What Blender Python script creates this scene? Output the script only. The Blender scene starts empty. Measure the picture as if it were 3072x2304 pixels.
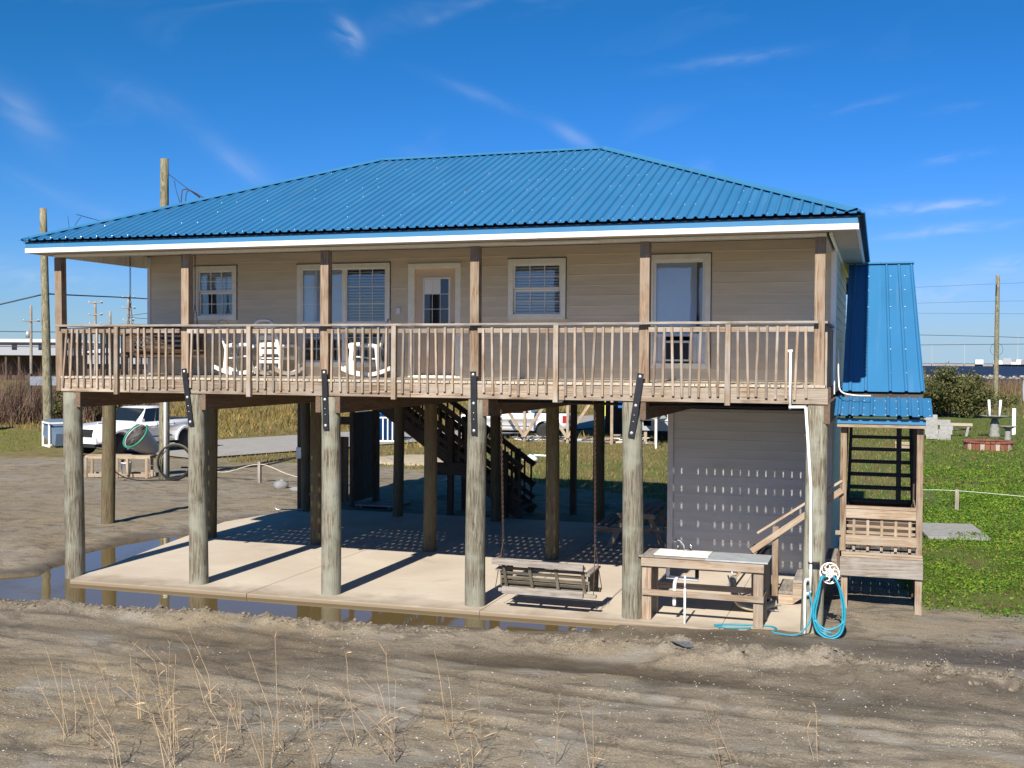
import bpy, bmesh, math, random
import numpy as np
from mathutils import Matrix, Vector
random.seed(7)
S = bpy.context.scene
C = S.collection
rad = math.radians

# ------------------------------------------------------------------ camera
cd = bpy.data.cameras.new('camera'); cam = bpy.data.objects.new('camera', cd); C.objects.link(cam)
cd.sensor_width = 36.0; cd.lens = 36.0 * 3378.15 / 3072.0; cd.clip_start = 0.1; cd.clip_end = 9000
_r = Vector((0.95055, 0.31051, 0.00598)); _u = Vector((-0.0125, 0.01902, 0.99974)); _f = Vector((-0.31032, 0.95038, -0.02196))
cam.matrix_world = Matrix(((_r.x, _u.x, -_f.x, 13.0726), (_r.y, _u.y, -_f.y, -15.9406), (_r.z, _u.z, -_f.z, 3.715), (0, 0, 0, 1)))
S.camera = cam

# ------------------------------------------------------------------ sky, sun, exposure
SUN_EL = rad(37.6); SUN_TO = Vector((-0.003, -math.cos(SUN_EL), math.sin(SUN_EL)))
sd = bpy.data.lights.new('sun', 'SUN'); sd.energy = 4.3; sd.angle = rad(0.53); sd.color = (1.0, 0.945, 0.85)
so = bpy.data.objects.new('sun', sd); C.objects.link(so); so.rotation_euler = SUN_TO.to_track_quat('Z', 'Y').to_euler()
W = bpy.data.worlds.new('World'); S.world = W; W.use_nodes = True
wt = W.node_tree; wt.nodes.clear()
def wn(t, **k):
    n = wt.nodes.new(t)
    for a, b in k.items(): setattr(n, a, b)
    return n
wo = wn('ShaderNodeOutputWorld'); wb = wn('ShaderNodeBackground'); sky = wn('ShaderNodeTexSky', sky_type='NISHITA')
sky.sun_disc = False; sky.sun_elevation = SUN_EL; sky.sun_rotation = math.pi; sky.altitude = 0; sky.air_density = 1.0; sky.dust_density = 0.25; sky.ozone_density = 2.2
hs = wn('ShaderNodeHueSaturation'); hs.inputs['Saturation'].default_value = 1.22; hs.inputs['Value'].default_value = 1.0; hs.inputs['Hue'].default_value = 0.5
wt.links.new(sky.outputs[0], hs.inputs['Color'])
# film-like response of the clear winter sky: deeper overhead, paler towards the horizon
_sc = wn('ShaderNodeSeparateColor'); _cc = wn('ShaderNodeCombineColor'); wt.links.new(hs.outputs[0], _sc.inputs[0])
for _i, (_p, _k) in enumerate(((1.456, .454), (.965, .64), (1.45, 1.45))):
    _m = wn('ShaderNodeMath', operation='MULTIPLY'); wt.links.new(_sc.outputs[_i], _m.inputs[0]); _m.inputs[1].default_value = .0924
    _q = wn('ShaderNodeMath', operation='POWER'); wt.links.new(_m.outputs[0], _q.inputs[0]); _q.inputs[1].default_value = _p
    _z = wn('ShaderNodeMath', operation='MULTIPLY'); wt.links.new(_q.outputs[0], _z.inputs[0]); _z.inputs[1].default_value = _k / .0924; wt.links.new(_z.outputs[0], _cc.inputs[_i])
tc = wn('ShaderNodeTexCoord'); sp = wn('ShaderNodeSeparateXYZ'); wt.links.new(tc.outputs['Generated'], sp.inputs[0])
def wm(op, a, b=None, clamp=False):
    n = wn('ShaderNodeMath', operation=op, use_clamp=clamp)
    for i, v in enumerate((a, b)):
        if v is None: continue
        if isinstance(v, (int, float)): n.inputs[i].default_value = v
        else: wt.links.new(v, n.inputs[i])
    return n.outputs[0]
az = wm('ARCTAN2', sp.outputs[0], sp.outputs[1])          # 0 = +Y, positive to +X
el = wm('ARCSINE', sp.outputs[2])
def noise(scale_az, scale_el, sc, det, rot=0, dist=0.6):
    cmb = wn('ShaderNodeCombineXYZ')
    ca, sa = math.cos(rot), math.sin(rot)
    u = wm('ADD', wm('MULTIPLY', az, ca), wm('MULTIPLY', el, sa)); v = wm('SUBTRACT', wm('MULTIPLY', el, ca), wm('MULTIPLY', az, sa))
    wt.links.new(wm('MULTIPLY', u, scale_az), cmb.inputs[0]); wt.links.new(wm('MULTIPLY', v, scale_el), cmb.inputs[1])
    n = wn('ShaderNodeTexNoise'); n.inputs['Scale'].default_value = sc; n.inputs['Detail'].default_value = det; n.inputs['Distortion'].default_value = dist
    wt.links.new(cmb.outputs[0], n.inputs['Vector']); return n.outputs[0]
def blob(a0, e0, sa_, se_, rot, amp):
    ca, sa = math.cos(rot), math.sin(rot)
    da = wm('SUBTRACT', az, a0); de = wm('SUBTRACT', el, e0)
    u = wm('DIVIDE', wm('ADD', wm('MULTIPLY', da, ca), wm('MULTIPLY', de, sa)), sa_)
    v = wm('DIVIDE', wm('SUBTRACT', wm('MULTIPLY', de, ca), wm('MULTIPLY', da, sa)), se_)
    q = wm('ADD', wm('MULTIPLY', u, u), wm('MULTIPLY', v, v))
    return wm('MULTIPLY', wm('POWER', 2.718, wm('MULTIPLY', q, -1.0)), amp)
def smooth(x, a, b):
    n = wn('ShaderNodeMapRange', interpolation_type='SMOOTHSTEP'); wt.links.new(x, n.inputs[0]); n.inputs[1].default_value = a; n.inputs[2].default_value = b
    return n.outputs[0]
fine = noise(1, 3.2, 26, 7, 0.12, 1.2); fine2 = noise(1, 2.2, 14, 6, -0.55, 1.0)
wisps = wm('MULTIPLY', smooth(noise(1, 3.5, 5.0, 6, 0.1, 0.8), 0.56, 0.80), 0.16)
cl = wisps
# drifting cirrus: direction, extent, tilt, strength
for b in ((-.462, .276, .0135, .0085, -.8, 1.0), (-.36, .300, .035, .004, .35, .30), (-.42, .287, .04, .010, .3, .13), (-.722, .190, .032, .013, -.75, .34), (-.63, .214, .04, .010, -.4, .16), (-.552, .165, .035, .009, -.6, .34),
          (-.69, .129, .06, .006, -.35, .18), (-.262, .194, .020, .0055, -.5, .42), (-.345, .228, .045, .005, -.35, .20), (-.126, .255, .05, .0045, .10, .26), (-.01, .214, .035, .003, .18, .16), (.055, .206, .02, .003, .1, .14),
          (.040, .128, .045, .0045, .05, .80), (.048, .1085, .045, .0040, .07, .70), (.052, .166, .022, .003, .14, .34), (.095, .078, .030, .007, .12, .42), (.04, .056, .08, .012, .1, .40), (-.72, .066, .06, .012, -.1, .35)):
    cl = wm('ADD', cl, wm('MULTIPLY', blob(*b), wm('MULTIPLY', smooth(fine if abs(b[4]) < .3 else fine2, .22, .80), 1.1)))
cl = wm('MULTIPLY', cl, 0.62, True)
hz = wn('ShaderNodeMixRGB'); hz.inputs[2].default_value = (4.5, 6.4, 8.5, 1)   # pale air low over the horizon
wt.links.new(wm('MULTIPLY', wm('POWER', 2.718, wm('DIVIDE', wm('MAXIMUM', el, 0.0), -0.045)), 0.75), hz.inputs[0]); wt.links.new(_cc.outputs[0], hz.inputs[1])
mx = wn('ShaderNodeMixRGB'); mx.inputs[2].default_value = (6.6, 7.6, 9.2, 1)
wt.links.new(cl, mx.inputs[0]); wt.links.new(hz.outputs[0], mx.inputs[1]); wt.links.new(mx.outputs[0], wb.inputs[0])
wb.inputs[1].default_value = 0.052
wt.links.new(wb.outputs[0], wo.inputs[0])
S.view_settings.view_transform = 'Standard'; S.view_settings.look = 'None'; S.view_settings.gamma = 1; S.view_settings.use_curve_mapping = False
S.view_settings.exposure = 0.92
S.cycles.max_bounces = 6; S.cycles.transparent_max_bounces = 12

# ------------------------------------------------------------------ helpers
FR = {}; MC = {}
I4 = Matrix.Identity(4)
def tag(o, label=None, cat=None, group=None, kind=None):
    if label: o['label'] = label
    if cat: o['category'] = cat
    if group: o['group'] = group
    if kind: o['kind'] = kind
    return o
def thing(name, label, cat, loc=(0, 0, 0), rz=0, group=None, kind=None):
    o = bpy.data.objects.new(name, None); C.objects.link(o); o.empty_display_size = .2
    o.location = loc; o.rotation_euler = (0, 0, rz); FR[o.name] = I4
    return tag(o, label, cat, group, kind)
def link(name, me, par=None, m=None):
    o = bpy.data.objects.new(name, me); C.objects.link(o); m = m or I4
    if par is not None:
        o.parent = par; o.matrix_parent_inverse = FR[par.name].inverted()
    o.matrix_basis = m; FR[o.name] = m
    return o
def part(name, par, loc=(0, 0, 0)):                       # a part that only carries its own pieces
    return link(name, None, par, Matrix.Translation(loc))
def mesh(verts, faces, mat, smooth=False):
    me = bpy.data.meshes.new('m'); me.from_pydata([tuple(v) for v in verts], [], faces)
    if mat: me.materials.append(mat)
    if smooth: me.polygons.foreach_set('use_smooth', [True] * len(me.polygons))
    me.update(); return me
def mo(name, par, verts, faces, mat, smooth=False, m=None): return link(name, mesh(verts, faces, mat, smooth), par, m)
BF = [(0, 1, 3, 2), (4, 6, 7, 5), (0, 4, 5, 1), (2, 3, 7, 6), (0, 2, 6, 4), (1, 5, 7, 3)]
def boxv(a, b): return [(x, y, z) for x in (a[0], b[0]) for y in (a[1], b[1]) for z in (a[2], b[2])]
def bmat(mat, d):
    if callable(mat): return mat('XYZ'[max(range(3), key=lambda i: d[i])])
    return mat
def boxmesh(d, mat):
    mat = bmat(mat, d); k = (round(d[0], 4), round(d[1], 4), round(d[2], 4), mat.name)
    if k not in MC:
        h = [max(.0005, x / 2) for x in d]; c = min(.004, .12 * min(d))
        if min(d) > .02:                                   # slightly eased edges
            bm = bmesh.new(); bmesh.ops.create_cube(bm, size=1)
            for v in bm.verts: v.co = Vector((v.co.x * h[0] * 2, v.co.y * h[1] * 2, v.co.z * h[2] * 2))
            bmesh.ops.bevel(bm, geom=bm.edges[:], offset=c, segments=1, affect='EDGES')
            me = bpy.data.meshes.new('b'); bm.to_mesh(me); bm.free(); me.materials.append(mat); MC[k] = me
        else:
            MC[k] = mesh(boxv([-x for x in h], h), BF, mat)
    return MC[k]
def box(name, par, a, b, mat, rot=None):
    a, b = Vector(a), Vector(b); d = [abs(b[i] - a[i]) for i in range(3)]
    m = Matrix.Translation((a + b) / 2)
    if rot is not None: m = m @ rot
    return link(name, boxmesh(d, mat), par, m)
def frame(p0, p1, up=(0, 0, 1)):
    p0, p1 = Vector(p0), Vector(p1); x = (p1 - p0).normalized(); up = Vector(up)
    if abs(x.dot(up)) > .999: up = Vector((0, 1, 0))
    y = up.cross(x).normalized(); z = x.cross(y)
    m = Matrix((x, y, z)).transposed().to_4x4(); m.translation = (p0 + p1) / 2
    return m, (p1 - p0).length
def bar(name, par, p0, p1, w, h, mat, up=(0, 0, 1)):      # w across, h along up
    m, L = frame(p0, p1, up); return link(name, boxmesh((L, w, h), mat if not callable(mat) else mat('X')), par, m)
def tubev(pts, r, seg=8, closed=False, caps=True):
    pts = [Vector(p) for p in pts]; n = len(pts); V = []; F = []
    rr = r if isinstance(r, (list, tuple)) else [r] * n
    t0 = (pts[1] - pts[0]).normalized(); a = Vector((0, 0, 1)) if abs(t0.z) < .9 else Vector((1, 0, 0))
    u = (a - t0 * a.dot(t0)).normalized()
    for i, p in enumerate(pts):
        if closed: t = (pts[(i + 1) % n] - pts[i - 1]).normalized()
        else: t = (pts[min(i + 1, n - 1)] - pts[max(i - 1, 0)]).normalized()
        u = (u - t * u.dot(t)).normalized(); w = t.cross(u)
        for k in range(seg):
            A = 2 * math.pi * k / seg; V.append(p + (u * math.cos(A) + w * math.sin(A)) * rr[i])
    for i in range(n if closed else n - 1):
        j = (i + 1) % n
        for k in range(seg): F.append((i * seg + k, i * seg + (k + 1) % seg, j * seg + (k + 1) % seg, j * seg + k))
    if caps and not closed: F.append(tuple(range(seg - 1, -1, -1))); F.append(tuple((n - 1) * seg + k for k in range(seg)))
    return V, F
def tube(name, par, pts, r, mat, seg=8, closed=False): V, F = tubev(pts, r, seg, closed); return mo(name, par, V, F, mat, True)
def spline(pts, n=8):
    P = [Vector(p) for p in pts]; P = [P[0] * 2 - P[1]] + P + [P[-1] * 2 - P[-2]]; out = []
    for i in range(1, len(P) - 2):
        for k in range(n):
            t = k / n; a, b, c, d = P[i - 1:i + 3]
            out.append(.5 * ((2 * b) + (c - a) * t + (2 * a - 5 * b + 4 * c - d) * t * t + (3 * b - a - 3 * c + d) * t ** 3))
    return out + [P[-2]]
def lathe(name, par, prof, mat, seg=20, m=None, smooth=True):
    V = []; F = []
    for r, z in prof:
        for k in range(seg): A = 2 * math.pi * k / seg; V.append((r * math.cos(A), r * math.sin(A), z))
    for i in range(len(prof) - 1):
        for k in range(seg): F.append((i * seg + k, i * seg + (k + 1) % seg, (i + 1) * seg + (k + 1) % seg, (i + 1) * seg + k))
    if prof[0][0] > 1e-4: F.append(tuple(range(seg - 1, -1, -1)))
    if prof[-1][0] > 1e-4: F.append(tuple((len(prof) - 1) * seg + k for k in range(seg)))
    return mo(name, par, V, F, mat, smooth, m)
def extrude(name, par, poly, axis, a, b, mat, m=None, smooth=False):   # poly: 2d outline, extruded along axis from a to b
    def P(q, t): return {'X': (t, q[0], q[1]), 'Y': (q[0], t, q[1]), 'Z': (q[0], q[1], t)}[axis]
    n = len(poly); V = [P(q, a) for q in poly] + [P(q, b) for q in poly]
    F = [tuple(range(n)), tuple(range(2 * n - 1, n - 1, -1))] + [(i, i + n, (i + 1) % n + n, (i + 1) % n) for i in range(n)]
    me = mesh(V, F, mat, smooth); bm = bmesh.new(); bm.from_mesh(me); bmesh.ops.recalc_face_normals(bm, faces=bm.faces[:]); bm.to_mesh(me); bm.free()
    return link(name, me, par, m)
def copytree(o, par=None):
    c = o.copy(); C.objects.link(c); FR[c.name] = FR[o.name]
    if par is not None: c.parent = par
    for ch in list(o.children): copytree(ch, c)
    return c
def T(x, y, z, rz=0, rx=0, ry=0): return Matrix.Translation((x, y, z)) @ Matrix.Rotation(rz, 4, 'Z') @ Matrix.Rotation(ry, 4, 'Y') @ Matrix.Rotation(rx, 4, 'X')

def lump(name, par, loc, sc, mat, seed, rz=0):              # soft irregular sack
    bm = bmesh.new(); bmesh.ops.create_icosphere(bm, subdivisions=3, radius=1); rn = random.Random(seed); ph = [rn.uniform(0, 6.3) for _ in range(6)]
    for v in bm.verts:
        c = v.co; k = 1 + .10 * math.sin(3 * c.x + ph[0]) * math.cos(2.5 * c.y + ph[1]) + .06 * math.sin(7 * c.y + 3 * c.z + ph[2]) + .04 * math.sin(11 * c.x + 5 * c.y + ph[3])
        x, y, z = (math.copysign(abs(a) ** .75, a) * k for a in c); v.co = Vector((x * sc[0], y * sc[1], max(z, -.55) * sc[2] * (1 - .25 * abs(x))))
    me = bpy.data.meshes.new('sack'); bm.to_mesh(me); bm.free(); me.materials.append(mat); me.polygons.foreach_set('use_smooth', [True] * len(me.polygons))
    return link(name, me, par, T(loc[0], loc[1], loc[2] + .5 * sc[2], rz))

# ------------------------------------------------------------------ materials
def newmat(name):
    m = bpy.data.materials.new(name); m.use_nodes = True; t = m.node_tree; b = t.nodes['Principled BSDF']; return m, t, b
def nd(t, ty, ins=None, **k):
    n = t.nodes.new(ty)
    for a, b in k.items(): setattr(n, a, b)
    for a, v in (ins or {}).items():
        if hasattr(v, 'is_linked') or v.__class__.__name__.startswith('NodeSocket'): t.links.new(v, n.inputs[a])
        else: n.inputs[a].default_value = v
    return n
def c4(c): return (c[0], c[1], c[2], 1)
def mixc(t, f, a, b, mode='MIX'):
    n = t.nodes.new('ShaderNodeMixRGB'); n.blend_type = mode
    for i, v in enumerate((f, a, b)):
        if isinstance(v, (tuple, list)): n.inputs[i].default_value = c4(v)
        elif isinstance(v, (int, float)): n.inputs[i].default_value = v
        else: t.links.new(v, n.inputs[i])
    return n.outputs[0]
def ramp(t, x, a, b, smooth=False):
    n = nd(t, 'ShaderNodeMapRange', {0: x, 1: a, 2: b}); n.interpolation_type = 'SMOOTHSTEP' if smooth else 'LINEAR'; return n.outputs[0]
def ocoord(t, scale=(1, 1, 1), rnd=True):
    tcn = nd(t, 'ShaderNodeTexCoord'); oi = nd(t, 'ShaderNodeObjectInfo')
    v = tcn.outputs['Object']
    if rnd:
        w = nd(t, 'ShaderNodeMath', {0: oi.outputs['Random'], 1: 60.0}, operation='MULTIPLY').outputs[0]
        v = nd(t, 'ShaderNodeVectorMath', {0: v, 1: w}, operation='ADD').outputs[0]
    mp = nd(t, 'ShaderNodeVectorMath', {0: v, 1: scale}, operation='MULTIPLY').outputs[0]
    return mp, oi.outputs['Random']
def ntex(t, v, sc, det=4, dist=0, rough=.5): return nd(t, 'ShaderNodeTexNoise', {'Vector': v, 'Scale': sc, 'Detail': det, 'Distortion': dist, 'Roughness': rough}).outputs[0]
def bump(t, b, h, s, d=.01):
    n = nd(t, 'ShaderNodeBump', {'Height': h, 'Strength': s, 'Distance': d}); t.links.new(n.outputs[0], b.inputs['Normal'])
def plain(name, c, rough=.6, metal=0, var=.12, sc=3.0, bmp=0, rnd=.08, spec=.5):
    m, t, b = newmat(name); v, r = ocoord(t); n = ntex(t, v, sc, 5); n2 = ntex(t, v, sc * 9, 3)
    f = ramp(t, nd(t, 'ShaderNodeMath', {0: n, 1: n2}, operation='ADD').outputs[0], .7, 1.3)
    col = mixc(t, f, tuple(x * (1 - var) for x in c), tuple(min(1, x * (1 + var)) for x in c))
    k = ramp(t, r, 0, 1)
    col = mixc(t, 1.0, col, nd(t, 'ShaderNodeCombineColor', {0: nd(t, 'ShaderNodeMapRange', {0: k, 3: 1 - rnd, 4: 1 + rnd}).outputs[0], 1: nd(t, 'ShaderNodeMapRange', {0: k, 3: 1 - rnd, 4: 1 + rnd}).outputs[0], 2: nd(t, 'ShaderNodeMapRange', {0: k, 3: 1 - rnd, 4: 1 + rnd}).outputs[0]}).outputs[0], 'MULTIPLY')
    t.links.new(col, b.inputs['Base Color']); b.inputs['Roughness'].default_value = rough; b.inputs['Metallic'].default_value = metal; b.inputs['Specular IOR Level'].default_value = spec
    if bmp: bump(t, b, n2, bmp)
    return m
WC = {}
def wood(key, dark, light, grey, rnd=.18, gw=.5, along=.9, across=13, bs=.35):
    def get(axis):
        if (key, axis) in WC: return WC[key, axis]
        m, t, b = newmat('wood_' + key + axis); sc = [across] * 3; sc['XYZ'.index(axis)] = along
        v, r = ocoord(t, tuple(sc)); g = ntex(t, v, 1.6, 6, 1.4, .6); f = ntex(t, v, 5.5, 4, .4, .6)
        v2, _ = ocoord(t, (1.3, 1.3, 1.3)); w = ntex(t, v2, 2.2, 4, .3)
        col = mixc(t, ramp(t, g, .36, .64), dark, light)
        col = mixc(t, nd(t, 'ShaderNodeMath', {0: ramp(t, w, .38, .66, True), 1: gw}, operation='MULTIPLY').outputs[0], col, grey)
        col = mixc(t, nd(t, 'ShaderNodeMath', {0: ramp(t, f, .55, .72, True), 1: .45}, operation='MULTIPLY').outputs[0], col, tuple(x * .45 for x in dark))
        br = nd(t, 'ShaderNodeMapRange', {0: r, 3: 1 - rnd, 4: 1 + rnd}).outputs[0]
        col = mixc(t, 1.0, col, nd(t, 'ShaderNodeCombineColor', {0: br, 1: br, 2: br}).outputs[0], 'MULTIPLY')
        t.links.new(col, b.inputs['Base Color']); b.inputs['Roughness'].default_value = .82; b.inputs['Specular IOR Level'].default_value = .25
        bump(t, b, g, bs, .008); WC[key, axis] = m; return m
    return get
W_RAIL = wood('rail', (.15, .10, .066), (.36, .275, .195), (.34, .305, .265), .30, .7, .9, 22)
W_RIM = wood('rim', (.14, .092, .06), (.39, .305, .22), (.36, .31, .25), .2, .6, .8, 20)
W_PINE = wood('pine', (.19, .125, .078), (.39, .295, .205), (.36, .31, .245), .16, .6, .8, 18)
W_DECK = wood('deck', (.26, .20, .14), (.56, .47, .35), (.50, .45, .38), .15, .6, .8, 20)
W_POST = wood('post', (.11, .068, .042), (.32, .225, .15), (.29, .235, .175), .15, .6, .9, 20, .5)
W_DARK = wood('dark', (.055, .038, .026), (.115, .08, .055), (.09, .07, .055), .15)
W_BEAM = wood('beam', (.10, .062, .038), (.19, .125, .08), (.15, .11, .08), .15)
W_GREY = wood('grey', (.15, .12, .095), (.31, .27, .225), (.33, .31, .285), .15)
W_MOSS = wood('moss', (.075, .062, .042), (.19, .16, .115), (.17, .155, .12), .25)
W_PILE = wood('pile', (.060, .050, .031), (.295, .262, .195), (.275, .275, .215), .14, .8, 1.3, 24, 1.2)
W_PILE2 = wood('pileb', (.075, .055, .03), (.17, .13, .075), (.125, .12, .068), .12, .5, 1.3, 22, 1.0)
W_POLE = wood('pole', (.07, .062, .035), (.28, .245, .155), (.23, .215, .145), .1, .4, 1.6, 7, .8)
M_WHITE = plain('white_paint', (.76, .74, .70), .5, var=.05)
M_FASCIA = None
M_TRIM = plain('window_trim', (.92, .88, .75), .6, var=.1, sc=6)
M_VINYL = plain('vinyl_frame', (.80, .80, .78), .4, var=.04)
M_PVC = plain('white_pvc', (.80, .80, .78), .35, var=.05)
M_PLASTIC = plain('white_plastic', (.80, .775, .72), .45, var=.06)
M_SOFFIT = plain('soffit', (.46, .41, .33), .7, var=.08)
M_BLACK = plain('black_steel', (.012, .012, .014), .42, var=.3, sc=9)
M_BOLT = plain('galvanised', (.55, .55, .56), .35, .6, var=.2)
M_DOOR = plain('door_paint', (.64, .49, .345), .55, var=.05)
M_RUBBER = plain('rubber', (.012, .012, .012), .75)
M_CHROME = plain('chrome', (.6, .6, .62), .15, 1.0, var=.05)
M_RUST = plain('rusty_iron', (.115, .062, .04), .8, .2, var=.5, sc=14)
M_DARKIN = plain('dark_interior', (.035, .034, .033), .9)
M_BLIND = plain('blind_slat', (.90, .91, .90), .6, var=.04)
M_CURTAIN = plain('curtain', (.42, .37, .30), .9, var=.15)
M_HOSE = plain('teal_hose', (.018, .26, .36), .5, var=.2, sc=6)
M_BLUE = plain('blue_plastic', (.008, .13, .42), .4, var=.1)
M_GREEN = plain('green_hose', (.02, .20, .12), .45)
M_SAND_BAG = plain('bag', (.21, .205, .205), .8, var=.25, sc=9)
M_CONC = plain('cast_concrete', (.23, .225, .21), .85, var=.25, sc=8, bmp=.3)
M_CANVAS = plain('canvas', (.48, .41, .30), .9, var=.2, sc=8)
M_BRICK = plain('brick', (.22, .075, .045), .85, var=.25, sc=20, rnd=.2)
M_PALEBRICK = plain('pale_brick', (.38, .31, .24), .85, var=.2, sc=20, rnd=.15)
M_WIRE = plain('wire', (.025, .03, .04), .5)
M_GREYCLAD = plain('grey_cladding', (.30, .31, .33), .6, var=.06)
M_SKIRT = plain('grey_board', (.20, .22, .26), .8, var=.15)
M_YELLOW = plain('yellow_sign', (.62, .55, .10), .6)
M_STEEL = plain('white_rail_metal', (.6, .6, .6), .4)
def roofmat(name, c):
    m, t, b = newmat(name); v, r = ocoord(t, (1, 1, 1)); n = ntex(t, v, 1.1, 4); s = ntex(t, v, 26, 3)
    col = mixc(t, ramp(t, n, .3, .7), tuple(x * .94 for x in c), tuple(x * 1.05 for x in c))
    br = nd(t, 'ShaderNodeMapRange', {0: r, 3: .975, 4: 1.02}).outputs[0]
    col = mixc(t, 1.0, col, nd(t, 'ShaderNodeCombineColor', {0: br, 1: br, 2: br}).outputs[0], 'MULTIPLY')
    st_ = ntex(t, nd(t, 'ShaderNodeVectorMath', {0: v, 1: (9, .5, .5)}, operation='MULTIPLY').outputs[0], 1.0, 4); col = mixc(t, nd(t, 'ShaderNodeMath', {0: ramp(t, st_, .55, .75, True), 1: .16}, operation='MULTIPLY').outputs[0], col, (.16, .26, .34)); col = mixc(t, nd(t, 'ShaderNodeMath', {0: ramp(t, s, .70, .80, True), 1: .25}, operation='MULTIPLY').outputs[0], col, (.35, .45, .52))
    t.links.new(col, b.inputs['Base Color']); b.inputs['Roughness'].default_value = .42; b.inputs['Specular IOR Level'].default_value = .4
    return m
M_ROOF = roofmat('blue_metal_roof', (.031, .150, .310))
M_ROOFCAP = roofmat('blue_metal_cap', (.040, .175, .335))
def rusty_white(name):
    m, t, b = newmat(name); v, r = ocoord(t); tcn = nd(t, 'ShaderNodeTexCoord')
    n = ntex(t, v, 7, 6); n2 = ntex(t, v, 1.3, 3)
    f = nd(t, 'ShaderNodeMath', {0: ramp(t, n, .60, .70, True), 1: ramp(t, n2, .52, .66, True)}, operation='MULTIPLY').outputs[0]
    col = mixc(t, f, (.68, .665, .63), (.36, .19, .09)); t.links.new(col, b.inputs['Base Color']); b.inputs['Roughness'].default_value = .5; return m
M_FASCIA = rusty_white('fascia_aluminium')
def siding(name, c):
    m, t, b = newmat(name); v, r = ocoord(t, (.5, 2, 4)); n = ntex(t, v, 2.5, 5); g = ntex(t, v, 30, 3)
    col = mixc(t, ramp(t, n, .3, .7), tuple(x * .91 for x in c), tuple(x * 1.06 for x in c))
    br = nd(t, 'ShaderNodeMapRange', {0: r, 3: .965, 4: 1.03}).outputs[0]
    col = mixc(t, 1.0, col, nd(t, 'ShaderNodeCombineColor', {0: br, 1: br, 2: br}).outputs[0], 'MULTIPLY')
    t.links.new(col, b.inputs['Base Color']); b.inputs['Roughness'].default_value = .55; bump(t, b, g, .08, .004); return m
M_SIDING = siding('beige_siding', (.70, .60, .44))
M_SHED = siding('grey_siding', (.50, .48, .44))
def glassmat(name, tint):
    m, t, b = newmat(name); t.nodes.remove(b); out = t.nodes['Material Output']
    tr = nd(t, 'ShaderNodeBsdfTransparent', {0: c4(tint)}); gl = nd(t, 'ShaderNodeBsdfGlossy', {0: (1, 1, 1, 1), 'Roughness': .015})
    fr = nd(t, 'ShaderNodeFresnel', {0: 1.6}); f = nd(t, 'ShaderNodeMath', {0: fr.outputs[0], 1: 1.1}, operation='MULTIPLY', use_clamp=True).outputs[0]
    v, r = ocoord(t); n = ntex(t, v, 1.5, 2); bn = nd(t, 'ShaderNodeBump', {'Height': n, 'Strength': .06, 'Distance': .05}); t.links.new(bn.outputs[0], gl.inputs['Normal'])
    mx_ = nd(t, 'ShaderNodeMixShader', {0: f, 1: tr.outputs[0], 2: gl.outputs[0]}); t.links.new(mx_.outputs[0], out.inputs[0]); return m
M_GLASS = glassmat('window_glass', (.93, .96, .98))
def carpaint(name, c):
    m, t, b = newmat(name); b.inputs['Base Color'].default_value = c4(c); b.inputs['Roughness'].default_value = .3; b.inputs['Coat Weight'].default_value = .6; b.inputs['Coat Roughness'].default_value = .05; return m
M_CAR = carpaint('white_car_paint', (.78, .78, .79))
M_CARGLASS = carpaint('dark_car_glass', (.012, .016, .02)); M_CARGLASS.node_tree.nodes['Principled BSDF'].inputs['Roughness'].default_value = .04
M_TAIL = carpaint('red_lens', (.30, .006, .008)); M_LAMP = carpaint('headlight_lens', (.10, .10, .11))
def concrete():
    m, t, b = newmat('slab_concrete'); v, r = ocoord(t, rnd=False); n = ntex(t, v, .55, 6, .6); n2 = ntex(t, v, 6, 6); n3 = ntex(t, v, 70, 2)
    col = mixc(t, ramp(t, n, .32, .68), (.46, .385, .30), (.56, .485, .385)); col = mixc(t, nd(t, 'ShaderNodeMath', {0: ramp(t, n2, .52, .8, True), 1: .4}, operation='MULTIPLY').outputs[0], col, (.40, .33, .25))
    st = nd(t, 'ShaderNodeMath', {0: ramp(t, ntex(t, v, .9, 5, .5), .58, .72, True), 1: .35}, operation='MULTIPLY').outputs[0]
    col = mixc(t, st, col, (.30, .24, .18)); gp = nd(t, 'ShaderNodeSeparateXYZ', {0: nd(t, 'ShaderNodeNewGeometry').outputs['Position']}).outputs[2]; ed = nd(t, 'ShaderNodeMath', {0: ramp(t, gp, -.004, -.028), 1: .85}, operation='MULTIPLY').outputs[0]; col = mixc(t, ed, col, (.13, .09, .05)); t.links.new(col, b.inputs['Base Color']); py_ = nd(t, 'ShaderNodeSeparateXYZ', {0: nd(t, 'ShaderNodeNewGeometry').outputs['Position']}).outputs[1]; sp2 = nd(t, 'ShaderNodeMath', {0: ramp(t, nd(t, 'ShaderNodeMath', {0: py_, 1: nd(t, 'ShaderNodeMath', {0: ntex(t, v, 2.2, 6, .8), 1: 1.1}, operation='MULTIPLY').outputs[0]}, operation='SUBTRACT').outputs[0], -.30, -.95), 1: .7}, operation='MULTIPLY').outputs[0]; old = b.inputs['Base Color'].links[0].from_socket; t.links.new(mixc(t, sp2, old, (.23, .175, .115)), b.inputs['Base Color']); b.inputs['Roughness'].default_value = .85; bump(t, b, n3, .15, .004); return m
M_SLAB = concrete()

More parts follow.
